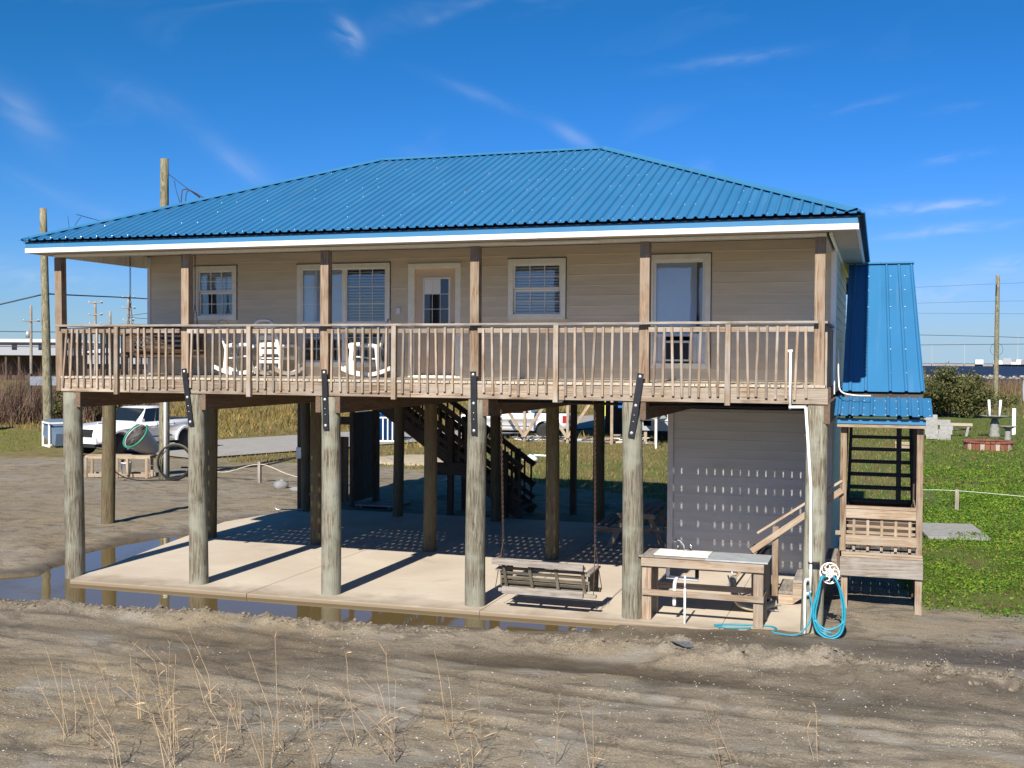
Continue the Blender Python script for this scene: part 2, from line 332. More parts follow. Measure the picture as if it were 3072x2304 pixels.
# ------------------------------------------------------------------ ground
rng = np.random.default_rng(3)
def vnoise(x, y, seed=0):
    xi = np.floor(x).astype(np.int64); yi = np.floor(y).astype(np.int64); fx = x - xi; fy = y - yi
    def h(a, b):
        n = (a * 374761393 + b * 668265263 + seed * 1442695041) & 0x7fffffff; n = ((n ^ (n >> 13)) * 1274126177) & 0x7fffffff; return ((n ^ (n >> 16)) & 0xffff) / 65535.0
    u = fx * fx * (3 - 2 * fx); v = fy * fy * (3 - 2 * fy)
    return (h(xi, yi) * (1 - u) + h(xi + 1, yi) * u) * (1 - v) + (h(xi, yi + 1) * (1 - u) + h(xi + 1, yi + 1) * u) * v
def fbm(x, y, sc, oct=4, seed=0):
    r = 0; a = .5; x = x * sc + 100; y = y * sc + 100
    for i in range(oct): r = r + a * (vnoise(x, y, seed + i) - .5); x = x * 2.03 + 7; y = y * 2.03 + 3; a *= .5
    return r
def sst(x, a, b): t = np.clip((x - a) / (b - a), 0, 1); return t * t * (3 - 2 * t)
def polydist(px, py, poly):                                # signed distance, negative inside
    d = np.full(px.shape, 1e9); ins = np.zeros(px.shape, bool); n = len(poly)
    for i in range(n):
        ax, ay = poly[i]; bx, by = poly[(i + 1) % n]; ex, ey = bx - ax, by - ay
        t = np.clip(((px - ax) * ex + (py - ay) * ey) / (ex * ex + ey * ey), 0, 1)
        d = np.minimum(d, (px - ax - t * ex) ** 2 + (py - ay - t * ey) ** 2)
        c = ((ay > py) != (by > py)) & (px < (bx - ax) * (py - ay) / (by - ay + 1e-12) + ax); ins ^= c
    d = np.sqrt(d); return np.where(ins, -d, d)
PUD = [(-.9, -2.0), (3.1, -1.75), (5.7, -1.5), (8.1, -1.2), (9.2, -.85), (9.5, -.45), (9.5, 0), (.5, 0), (0, 1.9), (-.35, 4.0), (-1.15, 4.2), (-1.4, 3.4), (-1.38, 1.95), (-.95, .8), (-.6, -.1), (-1.2, -.6), (-2.5, -1.0), (-3.6, -1.5), (-3.6, -2.4)]
SLAB = [(.30, -.47), (4.6, -.42), (12.42, -.28), (12.45, 8.95), (-.40, 8.95), (-.98, 6.2)]
BX = [-6, 0, 3.1, 5.7, 8.1, 10.4, 12.6, 15, 20]; BY = [-2.52, -2.32, -2.18, -1.98, -1.74, -1.60, -1.80, -2.15, -2.6]
def lines(segs):
    out = []
    for a, b, st in segs: out += list(np.arange(a, b, st))
    return np.array(out)
def grow(a, b, s0, k):
    out = []; s = s0
    while a < b: out.append(a); a += s; s *= k
    return out + [b]
gx = np.concatenate([-np.array(grow(36, 2500, .5, 1.16))[::-1], lines([(-35.7, -6, .3), (-6, -2.5, .12), (-2.5, 16.6, .058), (16.6, 30, .25)]), np.array(grow(30, 2500, .4, 1.16))])
gy = np.concatenate([-np.array(grow(10.5, 400, .5, 1.3))[::-1], lines([(-10.2, -.1, .052), (-.1, 6, .11), (6, 62, .3)]), np.array(grow(62, 3500, .5, 1.13))])
GX, GY = np.meshgrid(gx, gy)
def height(x, y):
    z = fbm(x, y, .35, 4, 1) * .10 * sst(-y, .5, 3) + fbm(x, y, 1.6, 3, 5) * .035
    rip = fbm(x * .35 + y * .25, y * 1.0, 2.2, 4, 9) * .075 + fbm(x * .5, y * 1.6, 6, 3, 40) * .02            # wind and water ripples
    z = z + rip * (.35 + .65 * sst(-y, 2.0, 3.2)) + np.minimum(0, np.abs(fbm(x * .4 + y * .12, y, 1.1, 3, 140)) - .045) * .55 * sst(-y, 2.4, 3.4)
    yc = np.interp(x, BX, BY); d = y - yc
    lump = .5 + 2.0 * (fbm(x, y, 1.7, 4, 20) + .2); clod = np.maximum(0, fbm(x, y, 5.5, 4, 33) + .04) * .34
    prof = np.exp(-(d / np.where(d > 0, .15 + .06 * sst(x, 8, 11), .30 + .34 * sst(x, 7.5, 11))) ** 2)
    z = z + prof * (.075 * lump + clod * .8) * (1 + .7 * sst(x, 9, 12))
    z = z - .05 * np.exp(-((d + .95 + .15 * fbm(x, y, .5, 2, 50)) / .28) ** 2) * (.4 + 1.2 * vnoise(x * .45, y * .3, 8))
    for yt in (-3.35 - .10 * (x - 8) + .25 * np.sin(x * .45), -4.75 - .13 * (x - 8) + .22 * np.sin(x * .45 + .3)):   # worn tyre ruts
        q_ = y - yt; fade = np.clip(.5 + 2.2 * fbm(x, y, .35, 2, 160), 0, 1)
        z = z + fade * (-.055 * np.exp(-(q_ / .11) ** 2) + .022 * np.exp(-((np.abs(q_) - .21) / .07) ** 2) + .007 * np.sin(x * 44 + np.abs(q_) * 30) * np.exp(-(q_ / .10) ** 2))
    rough = fbm(x, y, 4.5, 4, 60); z = z + rough * .05 * sst(y, -1.2, .3) * (1 - sst(y, 16, 26)) * (1 - .7 * sst(x, 12.4, 13.4))
    near = (1 - sst(np.maximum(polydist(x, y, SLAB), 0), .1, 1.2))
    z = z - .035 * near * (1 - sst(x, 9.5, 11.5)) + .012 * near * sst(x, 10, 11.5)
    pd = polydist(x, y, PUD) + fbm(x, y, 1.8, 3, 71) * .25
    k = 1 - sst(pd, -.18, .16); z = z * (1 - k) + (-.125 + fbm(x, y, 1.3, 3, 80) * .06) * k
    inside = (1 - sst(polydist(x, y, SLAB), -.30, -.12)); z = np.where(inside > 0, z * (1 - inside) - .10 * inside, z)
    z = z + fbm(x, y, .02, 3, 90) * .5 * sst(np.hypot(x, y), 60, 140)
    z = z + (-4 - z) * sst(y, 170, 192) * sst(x, -70, -50)
    return z
GZ = height(GX, GY)
def gmask(x, y):
    n = fbm(x, y, .35, 4, 101); n2 = fbm(x, y, 1.4, 3, 120)
    edge = np.interp(x, [-30, -14, -10, -5, 3, 8, 12.2, 13.4, 13.8, 16, 22], [15, 17, 19, 19.5, 17, 13, 10, 4, 1.9, 2.1, 1.6])
    return np.clip(sst(y - edge + n * 5 * np.clip((y - 1) / 8, .12, 1) + n2 * .8, -.35, .55), 0, 1)
ny, nx = GX.shape
gm = bpy.data.meshes.new('ground'); gm.vertices.add(nx * ny); gm.vertices.foreach_set('co', np.stack([GX, GY, GZ], -1).astype(np.float32).ravel())
idx = np.arange(nx * ny).reshape(ny, nx); q = np.stack([idx[:-1, :-1], idx[:-1, 1:], idx[1:, 1:], idx[1:, :-1]], -1).reshape(-1, 4)
gm.loops.add(q.size); gm.loops.foreach_set('vertex_index', q.ravel().astype(np.int32)); gm.polygons.add(len(q)); gm.polygons.foreach_set('loop_start', np.arange(0, q.size, 4, dtype=np.int32)); gm.polygons.foreach_set('loop_total', np.full(len(q), 4, np.int32))
gm.update(calc_edges=True); gm.polygons.foreach_set('use_smooth', np.ones(len(q), bool))
def attr(name, a): gm.attributes.new(name, 'FLOAT', 'POINT').data.foreach_set('value', a.astype(np.float32).ravel())
attr('grass', gmask(GX, GY))
wetm = np.clip(1 - sst(GZ, -.07, -.005), 0, 1) * (np.abs(GY) < 8) * (GX > -6) * (GX < 17)
wetm = np.maximum(wetm, 1.0 * np.exp(-((GY + .75) / .6) ** 2) * sst(GX, 9, 10.5) * (GX < 40))
wetm = np.maximum(wetm, .55 * np.exp(-((GY - np.interp(GX, BX, BY) + .95) / .3) ** 2) * (GX > -8) * (GX < 25))
wn_ = np.clip(.5 + 2.4 * fbm(GX * .6, GY, .9, 4, 300), 0, 1); wetm = np.clip(wetm * (.75 + .5 * wn_), 0, 1); wetm = np.maximum(wetm, .75 * sst(fbm(GX * .45 + GY * .15, GY, .55, 4, 310), .10, .24) * (GY < -2.2) * (GX > -8) * (GX < 25)); pdw = polydist(GX, GY, PUD); wetm = np.maximum(wetm, .85 * (1 - sst(pdw + .5 * fbm(GX, GY, 1.2, 3, 330), 0.05, .75))); attr('wet', wetm)
def groundmat():
    m, t, b = newmat('sandy_ground'); geo = nd(t, 'ShaderNodeNewGeometry'); P = geo.outputs['Position']
    g = nd(t, 'ShaderNodeAttribute', attribute_name='grass').outputs['Fac']; w = nd(t, 'ShaderNodeAttribute', attribute_name='wet').outputs['Fac']
    mp = nd(t, 'ShaderNodeVectorMath', {0: P, 1: (.75, 1, 1)}, operation='MULTIPLY').outputs[0]
    n1 = ntex(t, mp, .55, 6, .8); n2 = ntex(t, mp, 3.2, 6, .5); n3 = ntex(t, P, 45, 3); n4 = ntex(t, P, 140, 2)
    sand = mixc(t, ramp(t, ntex(t, mp, .28, 4, .6), .38, .62, True), mixc(t, ramp(t, n1, .32, .68), (.19, .142, .080), (.285, .225, .140)), mixc(t, ramp(t, n1, .32, .68), (.182, .150, .108), (.27, .228, .170))); sand = mixc(t, ramp(t, n2, .48, .70, True), sand, (.115, .094, .07))
    sand = mixc(t, ramp(t, n3, .40, .62), mixc(t, .22, sand, (.07, .055, .04)), mixc(t, .45, sand, (.34, .285, .215))); 
    band = ntex(t, nd(t, 'ShaderNodeVectorMath', {0: P, 1: (.45, 1.1, 1)}, operation='MULTIPLY').outputs[0], 1.1, 5, 2.6)
    sand = mixc(t, nd(t, 'ShaderNodeMath', {0: ramp(t, band, .54, .66, True), 1: .5}, operation='MULTIPLY').outputs[0], sand, (.075, .062, .05))
    # broken shell
    vor = nd(t, 'ShaderNodeTexVoronoi', {'Vector': P, 'Scale': 38.0}, feature='F1'); dens = ntex(t, mp, 1.1, 4, .6)
    thr = nd(t, 'ShaderNodeMapRange', {0: ramp(t, dens, .42, .74, True), 3: .07, 4: .34}).outputs[0]
    dot = nd(t, 'ShaderNodeMath', {0: vor.outputs['Distance'], 1: thr}, operation='LESS_THAN').outputs[0]
    rc = nd(t, 'ShaderNodeSeparateColor', {0: vor.outputs['Color']}); pick = nd(t, 'ShaderNodeMath', {0: rc.outputs[0], 1: .55}, operation='GREATER_THAN').outputs[0]
    dm = nd(t, 'ShaderNodeMath', {0: dot, 1: pick}, operation='MULTIPLY').outputs[0]; dm = nd(t, 'ShaderNodeMath', {0: dm, 1: .75}, operation='MULTIPLY').outputs[0]
    sand = mixc(t, dm, sand, (.60, .57, .50))
    pale = nd(t, 'ShaderNodeMath', {0: ramp(t, ntex(t, mp, .7, 5, 1.4), .54, .66, True), 1: .7}, operation='MULTIPLY').outputs[0]
    sand = mixc(t, pale, sand, (.26, .235, .198))
    sand = mixc(t, nd(t, 'ShaderNodeMath', {0: w, 1: .78}, operation='MULTIPLY').outputs[0], sand, (.060, .046, .032))
    gn = ntex(t, P, .22, 5, .5); gn2 = ntex(t, P, 2.4, 5); 
    gr = mixc(t, ramp(t, nd(t, 'ShaderNodeMath', {0: gn, 1: nd(t, 'ShaderNodeMath', {0: nd(t, 'ShaderNodeSeparateXYZ', {0: P}).outputs[0], 1: -.012}, operation='MULTIPLY').outputs[0]}, operation='ADD').outputs[0], .32, .58, True), (.060, .125, .012), (.20, .155, .055)); gr = mixc(t, ramp(t, gn2, .42, .62), gr, (.12, .10, .035))
    col = mixc(t, g, sand, gr); t.links.new(col, b.inputs['Base Color'])
    rg = nd(t, 'ShaderNodeMapRange', {0: w, 3: .92, 4: .55}).outputs[0]; t.links.new(rg, b.inputs['Roughness']); b.inputs['Specular IOR Level'].default_value = .3
    hsum = nd(t, 'ShaderNodeMath', {0: n3, 1: dm}, operation='ADD').outputs[0]; hsum = nd(t, 'ShaderNodeMath', {0: hsum, 1: n4}, operation='ADD').outputs[0]; n5 = ntex(t, nd(t, 'ShaderNodeVectorMath', {0: P, 1: (.85, 1.1, 1)}, operation='MULTIPLY').outputs[0], 8, 6, .6, .6); hsum = nd(t, 'ShaderNodeMath', {0: hsum, 1: nd(t, 'ShaderNodeMath', {0: n5, 1: 3.2}, operation='MULTIPLY').outputs[0]}, operation='ADD').outputs[0]
    bump(t, b, hsum, .75, .014); return m
gm.materials.append(groundmat())
ground = link('ground', gm); tag(ground, 'grey-brown sand and dirt around the raised house', 'ground', kind='structure')
def gz(x, y): return float(height(np.array([x], float), np.array([y], float))[0])

def watermat(name, c, rough, bsc, bst, spec=.5, det=3):
    m, t, b = newmat(name); geo = nd(t, 'ShaderNodeNewGeometry'); n = ntex(t, geo.outputs['Position'], bsc, det)
    b.inputs['Base Color'].default_value = c4(c); b.inputs['Roughness'].default_value = rough; b.inputs['IOR'].default_value = 1.33; b.inputs['Specular IOR Level'].default_value = spec
    bump(t, b, n, bst, .02); return m
pw = mo('puddle', None, [(x_, y_, -.062) for x_, y_ in ((-6, -2.2), (-3.6, -2.3), (-.9, -2.1), (3.1, -1.95), (5.7, -1.75), (8.1, -1.45), (9.6, -1.1), (9.7, 0), (.5, 0), (0, 4.6), (-2.2, 4.6), (-2.2, 1), (-6, -.4))], [tuple(range(13))], watermat('muddy_water', (.105, .074, .030), .03, 3.0, .06, .40))
tag(pw, 'still muddy puddle along the front edge of the concrete slab', 'puddle', kind='structure')
sea = mo('sea', None, [(-1500, 150, -.35), (3500, 150, -.35), (3500, 3600, -.35), (-1500, 3600, -.35)], [(0, 1, 2, 3)], watermat('sea_water', (.018, .026, .050), .5, .35, 1.0, .05, 5))
tag(sea, 'dark blue open water beyond the shore', 'sea', kind='structure')
def clip(poly, a, sgn):                                    # keep the side of x = a
    out = []
    for i in range(len(poly)):
        p, q_ = poly[i], poly[(i + 1) % len(poly)]; dp, dq = (p[0] - a) * sgn, (q_[0] - a) * sgn
        if dp >= 0: out.append(p)
        if dp * dq < 0: f = dp / (dp - dq); out.append((p[0] + (q_[0] - p[0]) * f, p[1] + (q_[1] - p[1]) * f))
    return out
def prism(name, par, poly, z0, z1, mat):
    n = len(poly); V = [(x, y, z1) for x, y in poly] + [(x, y, z0) for x, y in poly]
    return mo(name, par, V, [tuple(range(n)), tuple(range(2 * n - 1, n - 1, -1))] + [((i + 1) % n, i, i + n, (i + 1) % n + n) for i in range(n)], mat)
sl = prism('concrete_slab', None, [(6 + (x - 6) * .996, 4 + (y - 4) * .996) for x, y in SLAB], -.15, -.012, M_SLAB)
for a, b_ in ((-9, 3.62), (3.632, 7.50), (7.512, 11.0), (11.012, 20)): prism('slab_panel', sl, clip(clip(SLAB, a, 1), b_, -1), -.14, 0, M_SLAB)
tag(sl, 'pale concrete slab under the raised house', 'slab', kind='structure')
# asphalt street running past the back of the lot
def strip(pts, w, dz):
    V = []; F = []
    for i, (x, y) in enumerate(pts):
        a = Vector(pts[max(0, i - 1)]); b_ = Vector(pts[min(len(pts) - 1, i + 1)]); d = (b_ - a).normalized(); nrm = Vector((-d.y, d.x))
        for s in (-.5, .5): V.append((x + nrm.x * w * s, y + nrm.y * w * s, dz))
    for i in range(len(pts) - 1): F.append((2 * i + 1, 2 * i, 2 * i + 2, 2 * i + 3))
    return V, F
V, F = strip([(-13.9, 20.6), (-12.3, 24.5), (-9.3, 32), (-5, 44), (2, 66), (10, 95)], 7.2, .055)
rd = mo('street', None, V, F, plain('asphalt', (.30, .275, .245), .85, var=.14, sc=2)); tag(rd, 'pale worn asphalt street behind the house', 'street', kind='structure')

# ------------------------------------------------------------------ the raised house
H = thing('raised_house', 'beige house on wooden piles with blue metal hip roof and railed front porch', 'house')
PX = [0, 2.45, 4.87, 7.32, 9.70, 12.23]
def pilemesh(r, h, mat, seed, seg=18, lean=0, flat=False):
    rn = random.Random(seed); V = []; F = []; nz = 14; ph = [rn.uniform(0, 6.3) for _ in range(5)]
    for i in range(nz + 1):
        z = h * i / nz
        for k in range(seg):
            A = 2 * math.pi * k / seg; rr = r * (1.03 - .06 * i / nz) * (1 + .022 * math.sin(2 * A + ph[0] + z * .7) + .014 * math.sin(3 * A + ph[1] - z) + .010 * math.sin(5 * A + ph[2] + 2 * z))
            x, y = rr * math.cos(A), rr * math.sin(A)
            if flat: y = max(y, -r * .72)
            V.append((x + .02 * math.sin(z * .8 + ph[3]) + lean * z, y, z))
    for i in range(nz):
        for k in range(seg): F.append((i * seg + k, i * seg + (k + 1) % seg, (i + 1) * seg + (k + 1) % seg, (i + 1) * seg + k))
    F.append(tuple(nz * seg + k for k in range(seg))); return mesh(V, F, mat, True)
ZB = 3.125; ZD = 3.385                                     # underside of the joists, deck surface
for i, x in enumerate(PX):
    link('pile', pilemesh(.150 if i else .158, 3.11 + .2, W_PILE('Z'), i, flat=(i == 5), lean=.006 if i == 5 else 0), H, T(x, 0, -.2))
    if i < 4: link('pile', pilemesh(.125, 3.1, W_PILE2('Z'), 20 + i), H, T(x - .03, 4.19, 0))
    if i < 4: link('pile', pilemesh(.125, 3.1, W_PILE2('Z'), 40 + i), H, T(x - .15, 8.45, 0))
for i, x in enumerate((.9, 6.1, 8.6)): box('rear_post', H, (x - .07, 10.15, 0), (x + .07, 10.29, 3.1), W_DARK)
box('rear_post', H, (-.38, 8.45, 0), (-.22, 8.58, 3.1), W_DARK)
for i, x in enumerate(PX):                                 # beams bolted to both flanks of the piles
    for s in ((1,) if i == 0 else (-1, 1) if i in (2,) else (1,)):
        xb = x + s * (.165 if i != 2 or s > 0 else .17); box('floor_beam', H, (xb - .045, -.10, 2.86), (xb + .045, 10.2, 3.157), W_BEAM)
    if i == 0: box('floor_beam', H, (-.19, -.02, 2.86), (-.13, 10.2, 3.157), W_BEAM)
y = .30
while y < 8.2: box('floor_joist', H, (-.16, y - .019, 3.16), (12.4, y + .019, 3.345), W_BEAM); y += .406
box('subfloor', H, (-.12, 2.27, 3.346), (12.38, 8.1, 3.40), M_DARKIN)
dk = part('porch_deck', H)
x = -.155; k = 0
while x < 12.28:
    yb = 2.245; box('deck_board', dk, (x, -.135 + random.uniform(-.008, .008), 3.347), (x + .1475 - random.choice((.005, .008, .009, .010, .011)), yb, ZD + random.uniform(-.001, .001)), W_DECK); x += .1475; k += 1
for a, b_ in ((-.165, 1.16), (1.22, 3.74), (3.80, 6.22), (6.28, 8.66), (8.72, 12.36)): box('rim_board', dk, (a, -.118, ZB), (b_ + .05, -.08, 3.342), W_RIM)
box('rim_board', dk, (-.17, -.08, ZB), (-.135, 2.25, 3.342), W_RIM); box('rim_board', dk, (12.33, -.08, ZB), (12.365, 2.25, 3.342), W_RIM)
rdk = part('rear_deck', H)
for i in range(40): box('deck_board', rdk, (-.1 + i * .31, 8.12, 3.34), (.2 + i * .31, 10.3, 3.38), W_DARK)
# porch posts, straps
POST = [-.235, 2.25, 4.79, 7.29, 9.87, 12.285]
for i, x in enumerate(POST):
    o = bar('porch_post', H, (x - (.035 if i == 0 else 0), 0 - .005, 5.40), (x, -.005, 3.13 if i in (0, 5) else 3.388), .14, .135, W_POST, up=(0, 1, 0))
for (xa, za), (xb, zb_) in (((2.305, 3.53), (2.435, 2.60)), ((4.842, 3.54), (4.876, 2.60)), ((7.314, 3.53), (7.334, 2.58)), ((9.845, 3.525), (9.712, 2.61))):
    st = bar('steel_strap', H, (xa, -.172, za), (xb, -.168, zb_), .092, .012, M_BLACK, up=(0, 1, 0))
    for f in (.05, .5, .93):
        px_, pz = xa + (xb - xa) * f, za + (zb_ - za) * f
        lathe('bolt', st, [(.0, .016), (.012, .014), (.024, .004), (.026, 0)], M_BOLT, 10, T(px_, -.178, pz, rx=math.pi / 2))
    for f in (.45, .55): lathe('bolt', st, [(.0, .008), (.008, .006), (.01, 0)], M_BOLT, 8, T(xa + (xb - xa) * (f + .2), -.178, za + (zb_ - za) * (f + .2), rx=math.pi / 2))
# railing
rl = part('front_railing', H)
ends = [-.165] + POST[1:5] + [12.215]
for i in range(5):
    a, b_ = ends[i] + (.07 if i else 0), ends[i + 1] - (.07 if i < 4 else 0); mid = (a + b_) / 2 + random.uniform(-.03, .03)
    sag = .014 * math.sin(math.pi * (i + .5) / 5)
    bar('cap_rail', rl, (a - .07, -.124, 4.243 - sag), (b_ + (.07 if i < 4 else .06), -.124, 4.243 - .014 * math.sin(math.pi * (i + 1) / 5)), .095, .036, W_GREY)
    box('top_rail', rl, (a, -.118, 4.115 - sag), (b_, -.082, 4.20 - sag), W_RAIL)
    bar('rail_post', rl, (mid, -.156, 3.09), (mid + random.uniform(-.01, .01), -.156, 4.215), .076, .072, W_RAIL, up=(0, 1, 0))
    for h in (0, 1):
        p, q_ = (a, mid - .04) if h == 0 else (mid + .04, b_)
        for j in range(8):
            x = p + (q_ - p) * (j + .75) / 8.5; dx = random.gauss(0, .009)
            if i == 0 and h == 0 and j < 2: dx = .045 - .02 * j
            bar('baluster', rl, (x - dx, -.138, 3.20 + random.uniform(-.02, .02)), (x + dx, -.138, 4.205 - sag - random.uniform(0, .03)), .036, .035, W_RAIL, up=(0, 1, 0))
for nm, xr, xo in (('left_railing', -.155, 1), ('right_railing', 12.35, -1)):
    sr = part(nm.split('_')[1] if False else 'side_railing', H)
    box('cap_rail', sr, (xr - .045, -.07, 4.225), (xr + .045, 2.24, 4.26), W_GREY); box('top_rail', sr, (xr + .0 * xo, -.07, 4.115), (xr + .036 * xo, 2.24, 4.20), W_RAIL)
    for j in range(15): y = .1 + j * .142; bar('baluster', sr, (xr - .018 * xo, y, 3.18), (xr - .018 * xo, y + random.gauss(0, .006), 4.20), .036, .035, W_RAIL, up=(0, 1, 0))
# porch beams and ceiling
box('porch_beam', H, (-.33, -.075, 5.402), (12.36, .065, 5.62), M_SOFFIT)
for z_, d in ((5.405, .012), (5.475, .02), (5.53, .010)): box('beam_trim', H, (-.335, -.075 - d, z_), (12.365, -.076, z_ + .045), M_TRIM)
box('beam_trim', H, (7.95, -.112, 5.398), (9.2, -.096, 5.43), M_TRIM)
lb = box('side_beam', H, (-.30, .066, 5.402), (-.16, 2.24, 5.62), M_SOFFIT)
for j in range(17): box('bead_board', lb, (-.159, .07 + j * .127, 5.41), (-.150, .188 + j * .127, 5.615), M_TRIM)
box('beam_cap', lb, (-.155, 2.19, 5.40), (-.13, 2.245, 5.62), M_TRIM)
box('side_beam', H, (12.22, .066, 5.402), (12.36, 2.24, 5.62), M_SOFFIT)
box('porch_ceiling', H, (-.4, -.3, 5.622), (12.5, 2.3, 5.64), M_SOFFIT)
# ---- walls with lap siding
YW = 2.25; X0, X1 = -.12, 12.39
OPEN = [(.88, 1.79, 4.41, 5.41), (3.04, 4.87, 3.56, 5.40), (5.22, 6.20, 3.39, 5.37), (7.06, 8.07, 4.395, 5.41), (9.46, 10.48, 3.58, 5.43)]
def cuts(a, b, z0, z1, ops, m=0.0):
    segs = [(a, b)]
    for (p, q_, r, s) in ops:
        if s - m > z0 and r + m < z1:
            new = []
            for (u, v) in segs:
                if q_ <= u or p >= v: new.append((u, v)); continue
                if p > u: new.append((u, p))
                if q_ < v: new.append((q_, v))
            segs = new
    return segs
def wallcore(name, par, ops):
    zs = sorted({3.39, 5.66} | {max(3.39, o[2]) for o in ops} | {o[3] for o in ops}); V = []; F = []
    for z0, z1 in zip(zs, zs[1:]):
        for a, b_ in cuts(X0, X1, z0 + .001, z1 - .001, ops):
            n = len(V); V += boxv((a, YW, z0), (b_, YW + .11, z1)); F += [tuple(i + n for i in f) for f in BF]
    return mo(name, par, V, F, M_SIDING)
inner = [(o[0] + .075, o[1] - .075, o[2] + (.075 if o[2] > 3.4 else 0), o[3] - .075) for o in OPEN]
fw = wallcore('front_wall', H, inner)
def course(name, par, a, b_, y, z, h, mat, axis='X'):
    k = ('course', round(b_ - a, 3), round(h, 3), mat.name, axis)
    if k not in MC:
        L = (b_ - a) / 2; P = [(-.003, 0), (-.0155, 0), (-.016, .008), (-.013, .015), (-.004, h + .003), (-.002, h + .003)]
        if axis == 'X': V = [(s * L, p[0], p[1]) for s in (-1, 1) for p in P]
        else: V = [(-p[0], s * L, p[1]) for s in (-1, 1) for p in P]
        n = 6; F = [tuple(range(n)), tuple(range(2 * n - 1, n - 1, -1))] + [(i, i + n, (i + 1) % n + n, (i + 1) % n) for i in range(n)]
        me = mesh(V, F, mat); bm = bmesh.new(); bm.from_mesh(me); bmesh.ops.recalc_face_normals(bm, faces=bm.faces[:]); bm.to_mesh(me); bm.free(); MC[k] = me
    mid = (a + b_) / 2
    return link(name, MC[k], par, T(mid, y, z) if axis == 'X' else T(y, mid, z))
hc = .172; z = 3.40
while z < 5.62:
    for a, b_ in cuts(X0 + .04, X1 - .05, z + .004, z + hc - .004, OPEN):
        if b_ - a > 5 and random.random() < .5: 
            s = random.uniform(a + 1, b_ - 1); course('siding_board', fw, a, s - .001, YW, z, hc, M_SIDING); course('siding_board', fw, s + .001, b_, YW - .001, z, hc, M_SIDING)
        else: course('siding_board', fw, a, b_, YW, z, hc, M_SIDING)
    z += hc
box('corner_board', fw, (X0 - .02, YW - .03, 3.39), (X0 + .045, YW + .06, 5.6), M_VINYL); box('corner_board', fw, (X1 - .055, YW - .03, 3.2), (X1 + .025, YW + .09, 5.46), M_VINYL)
rw = mo('side_wall', H, boxv((X1 - .10, YW + .12, 3.2), (X1 - .002, 8.1, 5.47)), BF, M_DARKIN)
z = 3.22
while z < 5.4: course('siding_board', rw, YW + .09, 8.08, X1, z, hc, M_SIDING, 'Y'); z += hc
mo('side_wall', H, boxv((X0, YW + .12, 3.2), (X0 + .1, 8.1, 5.66)), BF, M_SIDING); mo('back_wall', H, boxv((X0, 8.1, 3.2), (X1, 8.2, 5.66)), BF, M_SIDING)
# ---- windows and the door
def trimset(w, o, wd=.085, y=YW - .028, bottom=True):
    x0, x1, z0, z1 = o; b0 = z0 + wd if bottom else z0
    for P in ([(x0, z0), (x0 + wd, b0), (x0 + wd, z1 - wd), (x0, z1)], [(x1, z0), (x1, z1), (x1 - wd, z1 - wd), (x1 - wd, b0)], [(x0, z1), (x0 + wd, z1 - wd), (x1 - wd, z1 - wd), (x1, z1)]) + (([(x0, z0), (x1, z0), (x1 - wd, z0 + wd), (x0 + wd, z0 + wd)],) if bottom else ()):
        c = Vector((sum(p[0] for p in P) / 4, sum(p[1] for p in P) / 4)); P = [(p[0] + (c.x - p[0]) * .004, p[1] + (c.y - p[1]) * .004) for p in P]
        extrude('trim_board', w, P, 'Y', y, YW + .02, M_TRIM)
    for a, b_ in (((x0 - .012, z1), (x1 + .012, z1 + .012)), ((x1, z0), (x1 + .012, z1))): box('shadow_strip', w, (a[0], YW - .022, a[1]), (b_[0], YW - .003, b_[1]), M_DARKIN)  # dark strips drawn as the thin shadow line round the trim
def sash(w, x0, x1, z0, z1, y, cols, rows, fr=.032):
    for a, b_ in (((x0, z0), (x0 + fr, z1)), ((x1 - fr, z0), (x1, z1)), ((x0 + fr, z0), (x1 - fr, z0 + fr)), ((x0 + fr, z1 - fr), (x1 - fr, z1))): box('sash', w, (a[0], y - .02, a[1]), (b_[0], y + .02, b_[1]), M_VINYL)
    box('pane', w, (x0 + fr - .004, y + .002, z0 + fr - .004), (x1 - fr + .004, y + .006, z1 - fr + .004), M_GLASS)
    for i in range(1, cols): x = x0 + fr + (x1 - x0 - 2 * fr) * i / cols; box('muntin', w, (x - .007, y - .008, z0 + fr), (x + .007, y, z1 - fr), M_VINYL)
    for i in range(1, rows): z = z0 + fr + (z1 - z0 - 2 * fr) * i / rows; box('muntin', w, (x0 + fr, y - .009, z - .007), (x1 - fr, y - .001, z + .007), M_VINYL)
def blind(w, x0, x1, z0, z1, y, tilt=.5, pitch=.048):
    V = []; F = []; z = z1 - .02
    while z > z0:
        n = len(V); dy = .024 * math.cos(tilt); dz = -.024 * math.sin(tilt); V += [(x0, y - dy, z - dz), (x1, y - dy, z - dz), (x1, y + dy, z + dz), (x0, y + dy, z + dz)]; F.append((n, n + 1, n + 2, n + 3)); z -= pitch
    o = mo('blind_slats', w, V, F, M_BLIND); o['kind'] = 'stuff'; return o
def win(i, **k):
    o = OPEN[i]; w = part('window', H, (o[0], YW, o[2])); trimset(w, o); return w, (o[0] + .085, o[1] - .085, o[2] + .085, o[3] - .085)
w, (a, b_, c_, d) = win(0); m_ = (c_ + d) / 2 + .02; sash(w, a, b_, m_, d, YW + .02, 3, 2); sash(w, a, b_, c_, m_ - .005, YW + .05, 3, 2); blind(w, a, b_, c_ + .40, d, YW + .085, .9)
w, (a, b_, c_, d) = win(1); xm = 3.98; zl = 4.34
box('mullion', w, (xm - .03, YW - .012, c_), (xm + .03, YW + .07, d), M_TRIM); box('transom', w, (a, YW - .01, zl - .02), (xm - .03, YW + .06, zl + .02), M_TRIM); box('transom', w, (xm + .03, YW - .01, zl - .02), (b_, YW + .06, zl + .02), M_TRIM)
